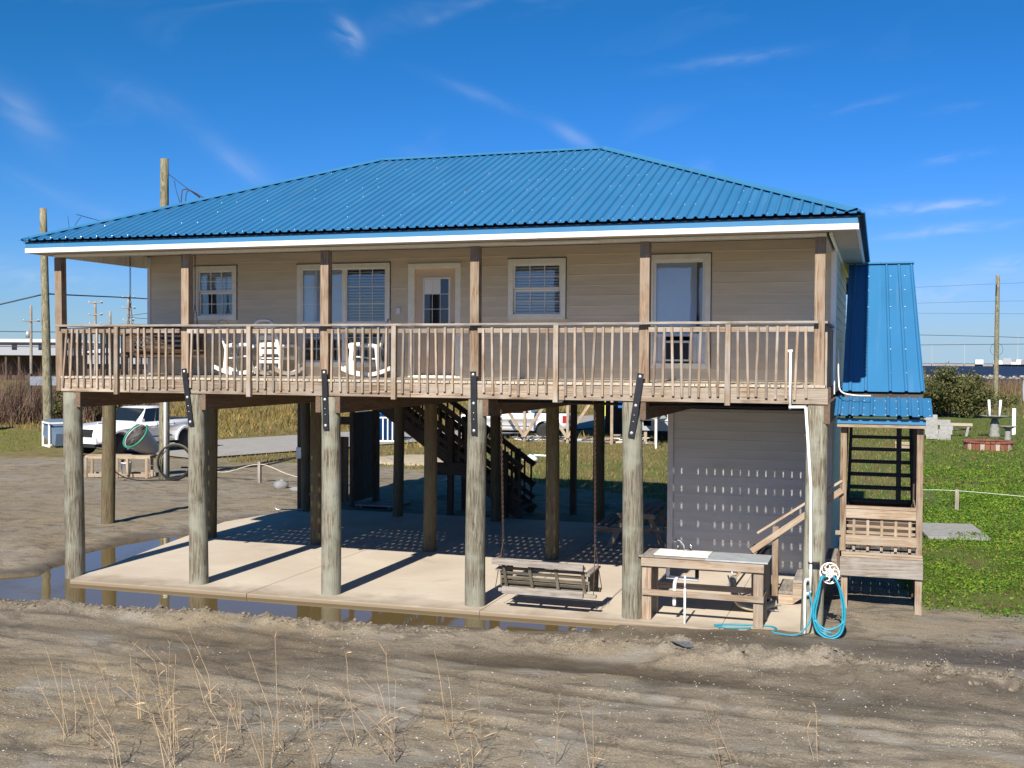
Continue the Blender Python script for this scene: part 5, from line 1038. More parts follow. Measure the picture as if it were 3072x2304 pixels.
for i, (za, zb_, zc, nm) in enumerate(((6.2, 5.75, 5.4, 'dark power line crossing behind the bare pole, upper of the low pair'), (5.0, 5.15, 5.2, 'dark power line crossing behind the bare pole, lower of the low pair'), (9.6, 10.0, 10.1, 'faint topmost power line at the bare pole'), (8.4, 8.6, 8.5, 'faint middle power line at the bare pole'), (7.9, 7.6, 7.5, 'faint third power line at the bare pole'))): wire(nm, [(6, 84, za), (14, 83, (za + zb_) / 2), (22.2, 82, zb_), (30, 81, zc), (45, 80, zc)], .022 if i < 2 else .010)
# ------------------------------------------------------------------ neighbours and far things
NB = thing('neighbour_house', 'raised neighbouring house on braced posts seen under the porch floor', 'house', (0, 0, 0))
mo('floor', NB, boxv((-3.2, 33, 3.3), (9, 44, 3.6)), BF, W_DARK('X')); mo('wall', NB, boxv((-3.0, 33.4, 3.6), (8.8, 43.5, 6.2)), BF, M_GREYCLAD); mo('roof', NB, [(-3.4, 33, 6.2), (9.2, 33, 6.2), (9.2, 44, 6.2), (-3.4, 44, 6.2), (-3.4, 38.5, 8), (9.2, 38.5, 8)], [(0, 1, 5, 4), (2, 3, 4, 5), (0, 4, 3), (1, 2, 5), (3, 2, 1, 0)], M_GREYCLAD)
for x in (-2.05, -.05, 1.95, 3.9): box('post', NB, (x - .06, 32.2, 0), (x + .06, 32.32, 3.3), W_PINE)
for x in (-2.05, -.05):
    for s in (-1, 1): bar('brace', NB, (x, 32.15, .25), (x + s * 1.2, 32.15, 2.05), .05, .13, W_PINE)
mo('shade_screen', NB, boxv((-.2, 40, .0), (9, 40.2, 3.3)), BF, W_DARK('Z')); box('yellow_sign', NB, (1.0, 34.1, 1.15), (1.22, 34.13, 1.95), M_YELLOW); box('hanging_cloth', NB, (1.6, 35, 1.5), (1.9, 35.05, 2.0), M_BLUE); box('meter_box', NB, (3.0, 34, .75), (3.35, 34.2, 1.0), M_WHITE)  # dark rear sheet stands in for the shade beneath the raised floor
bar('stair_stringer', NB, (2.3, 33.5, 2.6), (4.0, 33.0, 1.1), .9, .14, M_GREYCLAD)
dk2 = thing('grey_side_deck', 'grey neighbouring deck with white railing glimpsed beside the storage room', 'deck', (0, 0, 0))
box('platform', dk2, (2.9, 34, .55), (6.5, 36.5, 1.0), M_GREYCLAD); box('edge_trim', dk2, (2.9, 33.95, 1.0), (6.5, 34.0, 1.06), M_WHITE); box('top_rail', dk2, (2.9, 33.97, 1.95), (6.5, 34.02, 2.0), M_STEEL); box('back_panel', dk2, (2.9, 36.3, 1.0), (3.6, 36.4, 2.6), M_GREYCLAD)
for j in range(22): box('baluster', dk2, (2.95 + j * .16, 33.975, 1.06), (2.98 + j * .16, 34.0, 1.95), M_STEEL)
box('leg', dk2, (3.0, 34.1, 0), (3.14, 34.24, .55), W_PINE); box('leg', dk2, (6.2, 34.1, 0), (6.34, 34.24, .55), W_PINE)
ws = box('white_marker_stake', None, (4.18, 30.6, 0), (4.26, 30.66, 1.25), M_PVC); tag(ws, 'white plastic marker stake in the grass before the grey deck', 'stake')
lm = thing('lumber_pile', 'heap of pale boards and tarp under the neighbouring house', 'lumber pile', (0, 33, 0)); rq = random.Random(9)
for j in range(46): x = rq.uniform(-2.6, 3.2); y = rq.uniform(-.3, 1.4); z = .03 + .28 * rq.random() * (y + .4) / 1.8; bar('board', lm, (x - rq.uniform(.3, 1), y, z), (x + rq.uniform(.3, 1), y + rq.uniform(-.3, .3), z + rq.uniform(-.03, .06)), .18, .035, rq.choice([M_WHITE, W_PINE, M_SAND_BAG, W_GREY]))
bt = thing('blue_tub', 'bright blue tub in a slatted crate by the street', 'tub', (-8.3, 30.3, 0), rad(15)); lathe('tub', bt, [(0, .1), (.72, .1), (.82, 1.25), (.88, 1.27), (.86, 1.32), (.78, 1.28), (.70, .9), (0, .9)], M_BLUE, 24)
for j in range(9): box('slat', bt, (-.95 + j * .21, -.96, .0), (-.90 + j * .21, -.93, 1.12), M_VINYL); box('slat', bt, (.95, -.92 + j * .21, .0), (.98, -.87 + j * .21, 1.12), M_VINYL)
box('rail', bt, (-.96, -.99, 1.08), (.98, -.965, 1.14), M_VINYL); box('rail', bt, (-.96, -.99, .05), (.98, -.965, .11), M_VINYL)
sp_ = lathe('sand_heap', None, [(0, .26), (.6, .22), (1.3, .10), (1.7, -.02)], plain('pale_sand', (.30, .25, .175), .95, var=.2), 22, T(-2.6, 21.7, -.02) @ Matrix.Scale(1.6, 4, (1, 0, 0))); tag(sp_, 'low heap of pale sand in the yard behind the rear stair', 'sand heap')
wt_ = thing('white_tarp_frame', 'small white umbrella-like stand lying in the grass behind the house', 'stand', (1.2, 22.6, 0)); wt_.scale = (.65, .65, .65); lathe('cone', wt_, [(0, .5), (.3, .35), (.5, .18)], M_PVC, 12); tube('pole', wt_, [(.2, 0, .45), (1.5, 0, .40)], .05, M_PVC, 8); tube('leg', wt_, [(.1, -.2, .2), (.1, -.25, -.6)], .02, M_BOLT, 6)
# trash bin in its white crate, left
tbn = thing('trash_bin_crate', 'blue-grey bin tipped over in a white frame beside the leaning pole', 'trash bin', (-19.0, 22.3, 0), rad(-35))
for a, b_ in (((-.6, -.5, 0), (-.6, -.5, 1.05)), ((.35, -.5, 0), (.35, -.5, 1.0)), ((-.6, -.5, 1.0), (.45, -.5, 1.0)), ((-.6, -.5, .05), (.4, -.5, .05)), ((-.6, .3, 0), (-.6, .3, 1.0)), ((-.6, -.5, 1.0), (-.6, .3, 1.0)), ((.4, -.5, 1.0), (.4, .3, 1.0)), ((-.6, -.5, .05), (-.6, .3, .05))): bar('frame_bar', tbn, a, b_, .09, .06, M_WHITE)
m_ = T(.15, -.1, .55, 0, 0, rad(-72)); lathe('bin', tbn, [(0, -.55), (.30, -.55), (.42, .5), (.46, .52), (.44, .54), (.40, .5), (0, -.3)], plain('slate_plastic', (.10, .14, .20), .45), 4, m_ @ Matrix.Rotation(rad(45), 4, 'Z') @ Matrix.Scale(1.25, 4), False)
sgn = thing('weathered_sign_board', 'grey blank board between two posts in front of the thicket', 'sign board', (-31.9, 35.3, 0), rad(25))
for x in (0, 3.6): box('post', sgn, (x - .09, -.09, 0), (x + .09, .09, 2.75), W_DARK)
box('board', sgn, (.05, -.14, 2.1), (3.6, -.09, 2.6), M_SKIRT)
# long white building far left
lh = thing('white_longhouse', 'long raised white-roofed building far away behind the thicket', 'building', (-116, 130, 0), rad(19)); mo('wall', lh, boxv((-14, 0, 3.9), (9.5, 10, 6.0)), BF, M_GREYCLAD); mo('roof', lh, [(-14.5, -.6, 5.95), (10, -.6, 5.95), (10, 10.6, 5.95), (-14.5, 10.6, 5.95), (-9, 5, 6.55), (6, 5, 6.55)], [(0, 1, 5, 4), (1, 2, 5), (2, 3, 4, 5), (3, 0, 4), (3, 2, 1, 0)], M_WHITE)
for x in (-11, -6, -1.6, 2.6, 6.8):
    wdw = box('window', lh, (x - .4, -.06, 4.75), (x + .4, -.01, 5.7), M_CARGLASS); box('sash', wdw, (x - .42, -.09, 5.2), (x + .42, -.061, 5.26), M_VINYL)
for j in range(12): box('pile', lh, (-13.5 + j * 2.05, .3, 0), (-13.2 + j * 2.05, .6, 3.9), W_DARK)
mo('shade_sheet', lh, boxv((-13.5, 4, 0), (9, 4.2, 3.9)), BF, W_DARK('X'))  # upright dark sheet in place of the shade between the piles
l2 = thing('low_white_building', 'low white-roofed building seen between the porch balusters', 'building', (-100, 133, 0), rad(19)); mo('wall', l2, boxv((-6, 0, 2.6), (10, 8, 4.4)), BF, M_GREYCLAD); mo('roof', l2, [(-6.5, -.5, 4.35), (10.5, -.5, 4.35), (10.5, 8.5, 4.35), (-6.5, 8.5, 4.35), (-3, 4, 5.3), (7, 4, 5.3)], [(0, 1, 5, 4), (1, 2, 5), (2, 3, 4, 5), (3, 0, 4), (3, 2, 1, 0)], M_WHITE); mo('underside', l2, boxv((-6, 1, 0), (10, 7, 2.6)), BF, W_DARK('X'))  # dark block below the wall takes the place of shade under the floor
# lawn things on the right
def birdbath(label, loc, s, prongs):
    t = thing('bird_bath', label, 'bird bath', loc); lathe('pedestal', t, [(0, 0), (.26 * s, 0), (.26 * s, .08), (.2 * s, .28), (.22 * s, .45), (.17 * s, .58), (.2 * s, .68), (.13 * s, .86 * s)], M_CONC, 16)
    h = .86 * s; V = []; F = []; n = 24; prof = [(0, h), (.2, h + .02), (.5, h + .12), (.66, h + .16), (.60, h + .17), (.3, h + .10), (0, h + .08)]
    for r_, z in prof:
        for k in range(n): a = 2 * math.pi * k / n; rr = r_ * s * (1 + (.05 * math.cos(8 * a) if r_ > .4 else 0)); V.append((rr * math.cos(a), rr * math.sin(a), z))
    for i in range(len(prof) - 1):
        for k in range(n): F.append((i * n + k, i * n + (k + 1) % n, (i + 1) * n + (k + 1) % n, (i + 1) * n + k))
    mo('bowl', t, V, F, M_CONC, True)
    for x in prongs: tube('pipe_prong', t, [(x * .8, 0, h + .1), (x, 0, h + .95)], .06, M_PVC, 8)
    return t
birdbath('tall bird bath with two white pipes standing in its bowl', (18.5, 44.3, 0), 1.05, (-.28, .26)); birdbath('small squat bird bath without pipes on the lawn', (18.85, 41.8, 0), .62, ())
fp = thing('brick_fire_ring', 'round fire ring of red and pale bricks on the lawn', 'fire ring', (17.5, 35.9, 0)); 
for k in range(30): a = 2 * math.pi * k / 30; m_ = T(.92 * math.cos(a), .92 * math.sin(a), .15, a); link('brick', boxmesh((.11, .175, .30), M_BRICK if k % 3 else M_PALEBRICK), fp, m_); link('brick', boxmesh((.20, .175, .07), M_BRICK), fp, T(.92 * math.cos(a), .92 * math.sin(a), .337, a))
lathe('ash_bed', fp, [(0, .05), (.86, .05)], M_RUBBER, 24)
sl_ = thing('stacked_pavers', 'pale paving slabs leaning in a stack on the lawn', 'pavers', (15.75, 41.3, 0)); rq = random.Random(2)
for j in range(9): link('slab', boxmesh((.60, .30, .07), M_CONC), sl_, T(-.30 + .62 * (j % 2) + rq.uniform(-.06, .06), .13 * (j // 2), .14 + .22 * (j // 2), rq.uniform(-.15, .15), rad(-115 + rq.uniform(-12, 12))))
gb = thing('garden_bench', 'pale backless garden bench behind the stacked pavers', 'bench', (16.7, 44.0, 0)); box('seat', gb, (-1.0, -.2, .55), (.75, .2, .68), M_PALEBRICK)
for x in (-.7, .45): bar('leg', gb, (x, -.15, 0), (x + .12, 0, .55), .12, .3, M_CONC, up=(0, 1, 0))
tube('stretcher', gb, [(-.6, 0, .3), (.7, 0, .4)], .04, M_BLACK, 6)
gt = thing('arched_trellis', 'grey arched trellis frame in the field at the right edge', 'trellis', (25.6, 96, 0), rad(-10))
for y in (0, 2): tube('arch', gt, spline([(0, y, 0), (0, y, 2.0), (.9, y, 3.3), (2.2, y, 3.8), (3.6, y, 3.3), (4.4, y, 2.0), (4.4, y, 0)], 5), .11, M_GREYCLAD, 6)
for z in (.8, 1.5, 2.2): box('batten', gt, (.3, -.03, z), (4.3, .03, z + .06), W_GREY)
wf = box('white_lawn_post', None, (19.55, 46.8, 0), (19.72, 46.95, 1.35), M_PVC); tag(wf, 'white post on the lawn at the right edge of the photo', 'post')
for i, (x, y, lab) in enumerate(((14.1, 33, 'brown crate half hidden behind the covered stair'),)):
    o = thing('yard_crate', lab, 'crate', (x, y, 0)); 
    for z in (0, .16, .32): box('slat', o, (-.4, -.3, z), (.4, -.27, z + .12), W_PINE)
    box('side', o, (-.4, -.26, 0), (-.37, .3, .44), W_PINE); box('side', o, (.37, -.26, 0), (.4, .3, .44), W_PINE)
# far shore
fs_ = mo('far_shore', None, boxv((-400, 1180, -1), (1200, 1500, 1.6)), BF, plain('far_land', (.24, .21, .19), .9, var=.2, sc=.02)); tag(fs_, 'low far shore across the water', 'shore', kind='structure')
rq = random.Random(12)
fb = thing('distant_port', 'cluster of pale distant port buildings and masts on the far shore', 'port', (0, 1175, 1.6))
for j in range(70): x = rq.choice([rq.gauss(150, 26), rq.gauss(205, 20)]); w = rq.uniform(.8, 4); h = rq.uniform(1.5, 6) * (1.4 if abs(x - 165) < 12 else 1); box('shed', fb, (x - w, rq.uniform(-3, 0), 0), (x + w, rq.uniform(1, 12), h), rq.choice([M_WHITE, M_WHITE, M_GREYCLAD, M_SAND_BAG]))
for x, h in ((62, 24), (92, 24), (140, 36), (152, 22), (181, 30), (196, 24), (212, 30), (222, 26), (208, 20)): box('mast', fb, (x - .3, 0, 0), (x + .3, .6, h * .8), M_GREYCLAD)
for x, w, h in ((150, 6, 7), (186, 11, 10)): mo('gable_shed', fb, [(x - w, 0, 0), (x + w, 0, 0), (x + w * .2, 0, h), (x - w, 14, 0), (x + w, 14, 0), (x + w * .2, 14, h)], [(0, 1, 2), (5, 4, 3), (0, 3, 4, 1), (1, 4, 5, 2), (2, 5, 3, 0)], M_WHITE)
V = []; F = []; rq = random.Random(5); ico = bmesh.new(); bmesh.ops.create_icosphere(ico, subdivisions=1, radius=1); iv = [v.co.copy() for v in ico.verts]; ifc = [tuple(v.index for v in f.verts) for f in ico.faces]; ico.free()
for j in range(420):
    c = Vector((rq.uniform(-20, 150), 285 + rq.gauss(0, 1.5), rq.uniform(-.6, .25))); s = rq.uniform(.3, .8); n0 = len(V); V += [c + Vector((v.x * s * rq.uniform(.7, 1.3), v.y * s, v.z * s * rq.uniform(.5, .9))) for v in iv]; F += [tuple(a + n0 for a in f) for f in ifc]
br_ = mo('breakwater_rocks', None, V, F, plain('pale_rock', (.34, .31, .27), .9, var=.3, sc=.8)); tag(br_, 'line of pale breakwater rocks out in the water', 'rocks', kind='stuff')

# ------------------------------------------------------------------ vegetation
def leafmat(name, cols, rough=.7, trans=.25):
    m, t, b = newmat(name); geo = nd(t, 'ShaderNodeNewGeometry'); r = geo.outputs['Random Per Island']; cr = nd(t, 'ShaderNodeValToRGB', {0: r}); e = cr.color_ramp
    while len(e.elements) < len(cols): e.elements.new(.5)
    for i, c in enumerate(cols): e.elements[i].position = i / (len(cols) - 1); e.elements[i].color = c4(c)
    big = ntex(t, geo.outputs['Position'], .9, 4); col = mixc(t, 1.0, cr.outputs[0], nd(t, 'ShaderNodeCombineColor', {0: ramp(t, big, .0, .8), 1: ramp(t, big, .0, .85), 2: ramp(t, big, .0, .9)}).outputs[0], 'MULTIPLY')
    col = mixc(t, .75, cr.outputs[0], mixc(t, 1.0, col, (1.6, 1.6, 1.6), 'MULTIPLY')); t.links.new(col, b.inputs['Base Color']); b.inputs['Roughness'].default_value = rough; b.inputs['Specular IOR Level'].default_value = .25
    tr = nd(t, 'ShaderNodeBsdfTranslucent'); t.links.new(col, tr.inputs[0]); out = t.nodes['Material Output']; mx_ = nd(t, 'ShaderNodeMixShader', {0: trans, 1: b.outputs[0], 2: tr.outputs[0]}); t.links.new(mx_.outputs[0], out.inputs[0]); return m
def trimesh(name, V, mat, par=None, kind=None, quad=False):
    k = 4 if quad else 3; n = len(V) // k; me = bpy.data.meshes.new(name); me.vertices.add(n * k); me.vertices.foreach_set('co', np.asarray(V, np.float32).ravel()); me.loops.add(n * k); me.loops.foreach_set('vertex_index', np.arange(n * k, dtype=np.int32)); me.polygons.add(n); me.polygons.foreach_set('loop_start', np.arange(0, n * k, k, dtype=np.int32)); me.polygons.foreach_set('loop_total', np.full(n, k, np.int32)); me.update(calc_edges=True); me.materials.append(mat)
    o = link(name, me, par)
    if kind: o['kind'] = kind
    return o
def blades(x, y, z, h, w, lean):                           # upright grass triangles
    n = len(x); a = rng.uniform(0, 2 * np.pi, n); l = rng.uniform(0, 2 * np.pi, n); q = rng.uniform(.2, 1, n) * lean * h
    p0 = np.stack([x - np.cos(a) * w / 2, y - np.sin(a) * w / 2, z - .01], -1); p1 = np.stack([x + np.cos(a) * w / 2, y + np.sin(a) * w / 2, z - .01], -1); p2 = np.stack([x + np.cos(l) * q, y + np.sin(l) * q, z + h], -1)
    return np.stack([p0, p1, p2], 1).reshape(-1, 3)
def leaves(c, size, flat=.5):                              # loose four-sided leaves round centres c
    n = len(c); u = rng.normal(size=(n, 3)); u[:, 2] *= (1 - flat); u /= np.linalg.norm(u, axis=1)[:, None]; v = rng.normal(size=(n, 3)); v -= (v * u).sum(1)[:, None] * u; v /= np.linalg.norm(v, axis=1)[:, None]; s = size[:, None]
    return np.stack([c - u * s, c + v * s * .45, c + u * s, c - v * s * .45], 1).reshape(-1, 3)
M_LUSH = leafmat('lush_grass', [(.032, .095, .006), (.065, .18, .010), (.115, .25, .016), (.20, .28, .03), (.055, .14, .010), (.26, .25, .05)])
M_DRY = leafmat('dry_grass', [(.16, .12, .045), (.24, .18, .075), (.11, .115, .030), (.30, .23, .11), (.14, .13, .04)])
M_GOLD = leafmat('golden_weeds', [(.24, .16, .05), (.33, .24, .08), (.14, .14, .03), (.28, .17, .07), (.10, .12, .025)])
M_TWIG = leafmat('brown_twigs', [(.10, .062, .042), (.16, .10, .075), (.075, .05, .038), (.20, .14, .10)], trans=0)
M_BUSH = leafmat('bush_leaves', [(.045, .065, .018), (.085, .105, .03), (.15, .145, .06), (.06, .08, .022), (.22, .185, .10)])
M_STRAW = leafmat('dry_stalks', [(.44, .32, .19), (.30, .18, .10), (.52, .41, .27), (.34, .25, .15)], trans=.1)
def scatter(n, x0, x1, y0, y1, dens):
    x = rng.uniform(x0, x1, n); y = rng.uniform(y0, y1, n); k = rng.uniform(0, 1, n) < dens(x, y); return x[k], y[k]
# lush weeds on the near lawn: broad leaves low to the ground, thicker in patches
def lush(x, y): return gmask(x, y) * np.clip(.30 + 3.2 * (fbm(x, y, .7, 4, 7) + .14), .03, 1) * (1 - .75 * sst(y, 24, 32))
A = [scatter(52000, 13.4, 17.8, 1.5, 9, lush), scatter(46000, 13.6, 20, 9, 20, lush), scatter(34000, 14, 24, 20, 40, lush)]; C_ = []
for i, (x, y) in enumerate(A):
    z = height(x, y); hh = rng.uniform(.0, 1, len(x)) ** 1.6 * (.10, .13, .16)[i] * (.15 + 2.2 * np.clip(fbm(x, y, .8, 3, 44) + .35, 0, 1)); C_.append(leaves(np.stack([x, y, z + .01 + hh], -1), rng.uniform(.014, .034, len(x)) * (1, 1.25, 1.7)[i], .35))
tag(trimesh('lawn_weeds', np.concatenate(C_), M_LUSH, quad=True), 'thick green weeds covering the lawn beside the stair', 'weeds', kind='stuff')
def lawn2(x, y): return gmask(x, y) * .8
A = [scatter(16000, 13.3, 18, 1.4, 10, lawn2), scatter(26000, 14, 28, 20, 62, lawn2)]; C_ = []
for i, (x, y) in enumerate(A): C_.append(blades(x, y, height(x, y), rng.uniform(.04, .12, len(x)) * (1, 1.5)[i], np.full(len(x), (.008, .03)[i]), .8))
tag(trimesh('lawn_grass', np.concatenate(C_), leafmat('mown_grass', [(.07, .11, .018), (.12, .145, .03), (.17, .15, .05), (.085, .12, .02)])), 'short mown grass on the lawn right of the house', 'grass', kind='stuff')
# dry lawn behind the house
x, y = scatter(60000, -16, 14, 12, 60, lambda x, y: gmask(x, y) * (polydist(x, y, [(-40, -14), (-26, -14), (-11.7, 18), (-8.6, 24.5), (1, 44), (14, 95), (4, 95), (-9, 44), (-19.2, 18)]) > .3)); C_ = [blades(x, y, height(x, y), rng.uniform(.05, .16, len(x)), rng.uniform(.02, .045, len(x)), .9)]
tag(trimesh('dry_lawn', np.concatenate(C_), M_DRY), 'dry yellow-brown grass in the yard behind the house', 'grass', kind='stuff')
# green verge and golden weeds on the far side of the street
x, y = scatter(26000, -34, -12, 15, 30, lambda x, y: gmask(x, y) * .9); keep = polydist(x, y, [(-40, -14), (-26, -14), (-11.7, 18), (-8.6, 24.5), (1, 44), (-9, 44), (-19.2, 18)]) > .2; x, y = x[keep], y[keep]
tag(trimesh('verge_grass', blades(x, y, height(x, y), rng.uniform(.03, .08, len(x)), np.full(len(x), .03), .6), leafmat('verge', [(.11, .19, .012), (.16, .23, .02), (.20, .20, .04), (.09, .15, .015)])), 'bright green verge by the leaning pole', 'grass', kind='stuff')
x, y = scatter(70000, -70, 6, 27, 110, lambda x, y: sst(y + .32 * x, 20.0, 22.5) * np.clip(.4 + 2.5 * (fbm(x, y, .12, 3, 70) + .15), .1, 1) * (polydist(x, y, [(-40, -14), (-26, -14), (-11.7, 18), (-8.6, 24.5), (1, 44), (14, 95), (4, 95), (-9, 44), (-19.2, 18)]) > .6) * (1 - sst(x, -8, 2)))
tag(trimesh('golden_weeds', blades(x, y, height(x, y), rng.uniform(.12, .42, len(x)), rng.uniform(.05, .12, len(x)), .9), M_GOLD), 'tangled golden weeds on the bank beyond the street', 'weeds', kind='stuff')
# bare brown thicket: fans of crooked twigs
def twigs(cx, cy, n, hmax, spread, w):
    out = []
    for i in range(n):
        a = rng.uniform(0, 2 * np.pi); t_ = rng.uniform(.08, .55) * spread; L = hmax * rng.uniform(.45, 1.0); p = np.array([cx + rng.normal() * .5, cy + rng.normal() * .5, 0.0]); d = np.array([np.cos(a) * t_, np.sin(a) * t_, 1.0]); d /= np.linalg.norm(d); sd = np.array([-np.sin(a + .7), np.cos(a + .7), 0])
        for s in range(3):
            q = p + d * L / 3; ww = w * (1 - s * .28); out += [p - sd * ww, p + sd * ww, q + sd * ww * .7, q - sd * ww * .7]
            for k in range(3):
                e_ = d + rng.normal(size=3) * .45; e_ /= np.linalg.norm(e_); r_ = p + (q - p) * rng.uniform(.2, 1); r2 = r_ + e_ * L * rng.uniform(.15, .38); out += [r_ - sd * ww * .5, r_ + sd * ww * .5, r2 + sd * ww * .2, r2 - sd * ww * .2]
            p = q; d = d + rng.normal(size=3) * .18; d[2] = abs(d[2]); d /= np.linalg.norm(d)
    return out
tw = []
for i in range(300):
    f = rng.uniform(0, .74); off = rng.uniform(0, 1) ** 1.3 * 16; bx, by = -47 + 30 * f, 27.5 + 12.5 * f; bx += -.55 * off; by += .83 * off
    tw += twigs(bx, by, 12, rng.uniform(2.0, 3.5), .9, .026)
tag(trimesh('bare_thicket', np.array(tw), M_TWIG, quad=True), 'bare brown thicket behind the leaning pole', 'thicket', kind='stuff')
def bush(name, label, loc, rx, ry, h, n, ls, mat, stems=9, seed=1, cat='bush', skew=0):
    t = thing(name, label, cat, loc); rr = np.random.default_rng(seed); cl = 46
    cc = rr.normal(size=(cl, 3)); cc /= np.linalg.norm(cc, axis=1)[:, None]; cc *= rr.uniform(.35, 1.12, cl)[:, None]; cc[:, 0] *= rx; cc[:, 1] *= ry; cc[:, 2] = h * .52 + cc[:, 2] * h * .46; cc[:, 2] -= skew * cc[:, 0] / rx * h * .30 * (cc[:, 2] / h)
    k = rr.integers(0, cl, n); P = cc[k] + rr.normal(size=(n, 3)) * np.array([rx, ry, h * .6]) * .125; P[:, 2] = np.clip(P[:, 2], .08, None)
    trimesh('foliage', leaves(P, rr.uniform(.5, 1.3, n) * ls, .2), mat, t, quad=True)
    for j in range(stems):
        c = cc[j]; b0 = (c[0] * .35, c[1] * .35, -.1); V, F = tubev([b0, (c[0] * .6, c[1] * .6, c[2] * .5), tuple(c)], [.05, .035, .012], 5); mo('stem', t, V, F, W_DARK('Z'))
    return t
bush('hedge_bush', 'big dense green bush standing beside the bare pole', (17.7, 65.5, 0), 3.3, 2.6, 3.05, 16000, .11, M_BUSH, 14, 3, skew=.75)
bush('evergreen_shrub', 'dark green shrub in the thicket right under the grey sign board', (-29.6, 36.3, 0), 1.5, 1.2, 2.3, 2600, .11, M_BUSH, 6, 5); bush('evergreen_shrub', 'dark green shrub in the thicket behind the leaning pole', (-27.2, 37.4, 0), 1.3, 1.2, 1.9, 2200, .11, M_BUSH, 6, 6)
# reeds along the shore
x, y = scatter(9000, 10, 70, 112, 168, lambda x, y: .8 + 0 * x); tag(trimesh('shore_reeds', blades(x, y, height(x, y), rng.uniform(.6, 2.0, len(x)), np.full(len(x), .10), .4), leafmat('shore_reed', [(.16, .10, .06), (.22, .15, .09), (.12, .09, .045)])), 'brown reeds along the water beyond the field', 'reeds', kind='stuff')
x, y = scatter(15000, 12, 60, 66, 130, lambda x, y: .8 + 0 * x); tag(trimesh('field_grass', blades(x, y, height(x, y), rng.uniform(.15, .45, len(x)), np.full(len(x), .09), .8), leafmat('field', [(.19, .115, .055), (.24, .16, .075), (.14, .11, .04), (.27, .20, .10)])), 'russet field grass between the lawn and the shore', 'grass', kind='stuff')
# dry reed clumps in the foreground sand: position (x, y), height, stems, lean
RC = [(6.02, -7.05, .62, 4, .3), (6.40, -6.35, .75, 3, .15), (6.75, -6.85, .95, 9, .35), (6.25, -5.55, .70, 4, .25), (7.05, -6.2, .60, 7, .3), (7.02, -7.25, .80, 8, .5), (7.75, -6.55, .85, 5, -.4), (7.90, -7.15, .65, 6, .2), (7.65, -5.9, .45, 5, .2), (8.35, -6.2, .70, 3, -.25), (8.55, -5.85, .65, 6, .3), (8.85, -6.45, .68, 8, -.45), (9.05, -5.55, .70, 4, -.25), (9.55, -5.95, .50, 5, .3), (9.55, -6.55, .60, 6, -.5), (10.25, -6.05, .50, 5, .3), (10.70, -6.15, .52, 8, -.5), (11.75, -5.75, .50, 4, .5), (11.85, -5.45, .55, 2, .12), (12.55, -5.15, .42, 1, .05),
      (5.55, -6.9, .70, 6, .3), (5.85, -6.2, .60, 5, .35), (6.55, -7.45, .70, 7, .4), (7.35, -7.0, .55, 6, -.35), (8.30, -6.95, .60, 6, .4), (5.30, -5.9, .55, 4, .2)]
RC.sort(key=lambda r: (r[0] - 13.07) / (r[1] + 15.94))
RZ_ = height(np.array([r[0] for r in RC]), np.array([r[1] for r in RC]))
ORD = 'first second third fourth fifth sixth seventh eighth ninth tenth eleventh twelfth thirteenth fourteenth fifteenth sixteenth seventeenth eighteenth nineteenth twentieth twenty-first twenty-second twenty-third twenty-fourth twenty-fifth twenty-sixth twenty-seventh twenty-eighth'.split()
for i, (x, y, h, ns, ln) in enumerate(RC):
    rq = random.Random(100 + i); z0 = float(RZ_[i]); t = thing('dry_reed_clump', f'dry straw-coloured reed clump in the foreground sand, {ORD[i]} from the left', 'reed clump', (x, y, z0), 0, 'dry reeds in the foreground sand')
    ns = max(2, int(ns * .6)) if x < 10.4 else max(1, ns // 3)
    for s in range(ns + 1):
        hh = 1.3 * h * (rq.uniform(.35, 1.0) if s else 1); P = [(rq.gauss(0, .035), rq.gauss(0, .03), -.03)]; a0 = rq.gauss(math.pi, .9); tl = abs(rq.gauss(.10, .22)) + (.25 if s % 4 == 3 else 0); nk = 8; kink = rq.randint(3, 7) if rq.random() < .55 else 99
        for k in range(1, nk + 1):
            if k == kink: tl += rq.uniform(.25, 1.0); a0 += rq.gauss(0, .6)
            st = hh / nk; tl += rq.gauss(.012, .03); a0 += rq.gauss(0, .18); p = P[-1]; P.append((p[0] + math.cos(a0) * math.sin(tl) * st, p[1] + math.sin(a0) * math.sin(tl) * st * .8, p[2] + math.cos(tl) * st))
        V, F = tubev(P, [.0034 * (1 - .55 * k / nk) * rq.uniform(.85, 1.15) for k in range(nk + 1)], 4); V = list(V)
        for k in range(rq.randint(1, 4)):                  # side shoots and brittle leaves
            j = rq.randint(2, nk); p = Vector(P[j]); d = Vector((rq.gauss(0, 1), rq.gauss(0, 1), rq.uniform(.0, 1.4))).normalized() * rq.uniform(.05, .20); w = Vector((-d.y, d.x, 0)).normalized() * .0028; n0 = len(V); V += [p - w, p + w, p + d * .55 + Vector((0, 0, .012)) + w * .8, p + d]; F = F + [(n0, n0 + 1, n0 + 2, n0 + 3)]
        if s % 3 == 0:
            p = Vector(P[-1])
            for k in range(5): d = Vector((rq.gauss(0, .4), rq.gauss(0, .4), rq.uniform(.1, 1))).normalized() * rq.uniform(.03, .09); w = Vector((.0016, .001, 0)); n0 = len(V); V += [p - w, p + w, p + d]; F = F + [(n0, n0 + 1, n0 + 2)]
        mo('stalk', t, V, F, M_STRAW)
    if i % 3 == 0: a = rq.uniform(0, 6.3); d = Vector((math.cos(a) * .05, math.sin(a) * .05, .14)); w = Vector((-math.sin(a), math.cos(a), 0)) * .003; mo('basal_leaf', t, [-w, w, d * .6 + w * .7, d], [(0, 1, 2), (2, 1, 3)], M_LUSH)
V = []; F = []; rq = random.Random(77)                        # broken stalks lying on the sand
FX = [(rq.uniform(5.2, 9.8), 0) for _ in range(46)]; FY_ = [rq.uniform(-7.4, -5.2) - .0 * x for x, _ in FX]
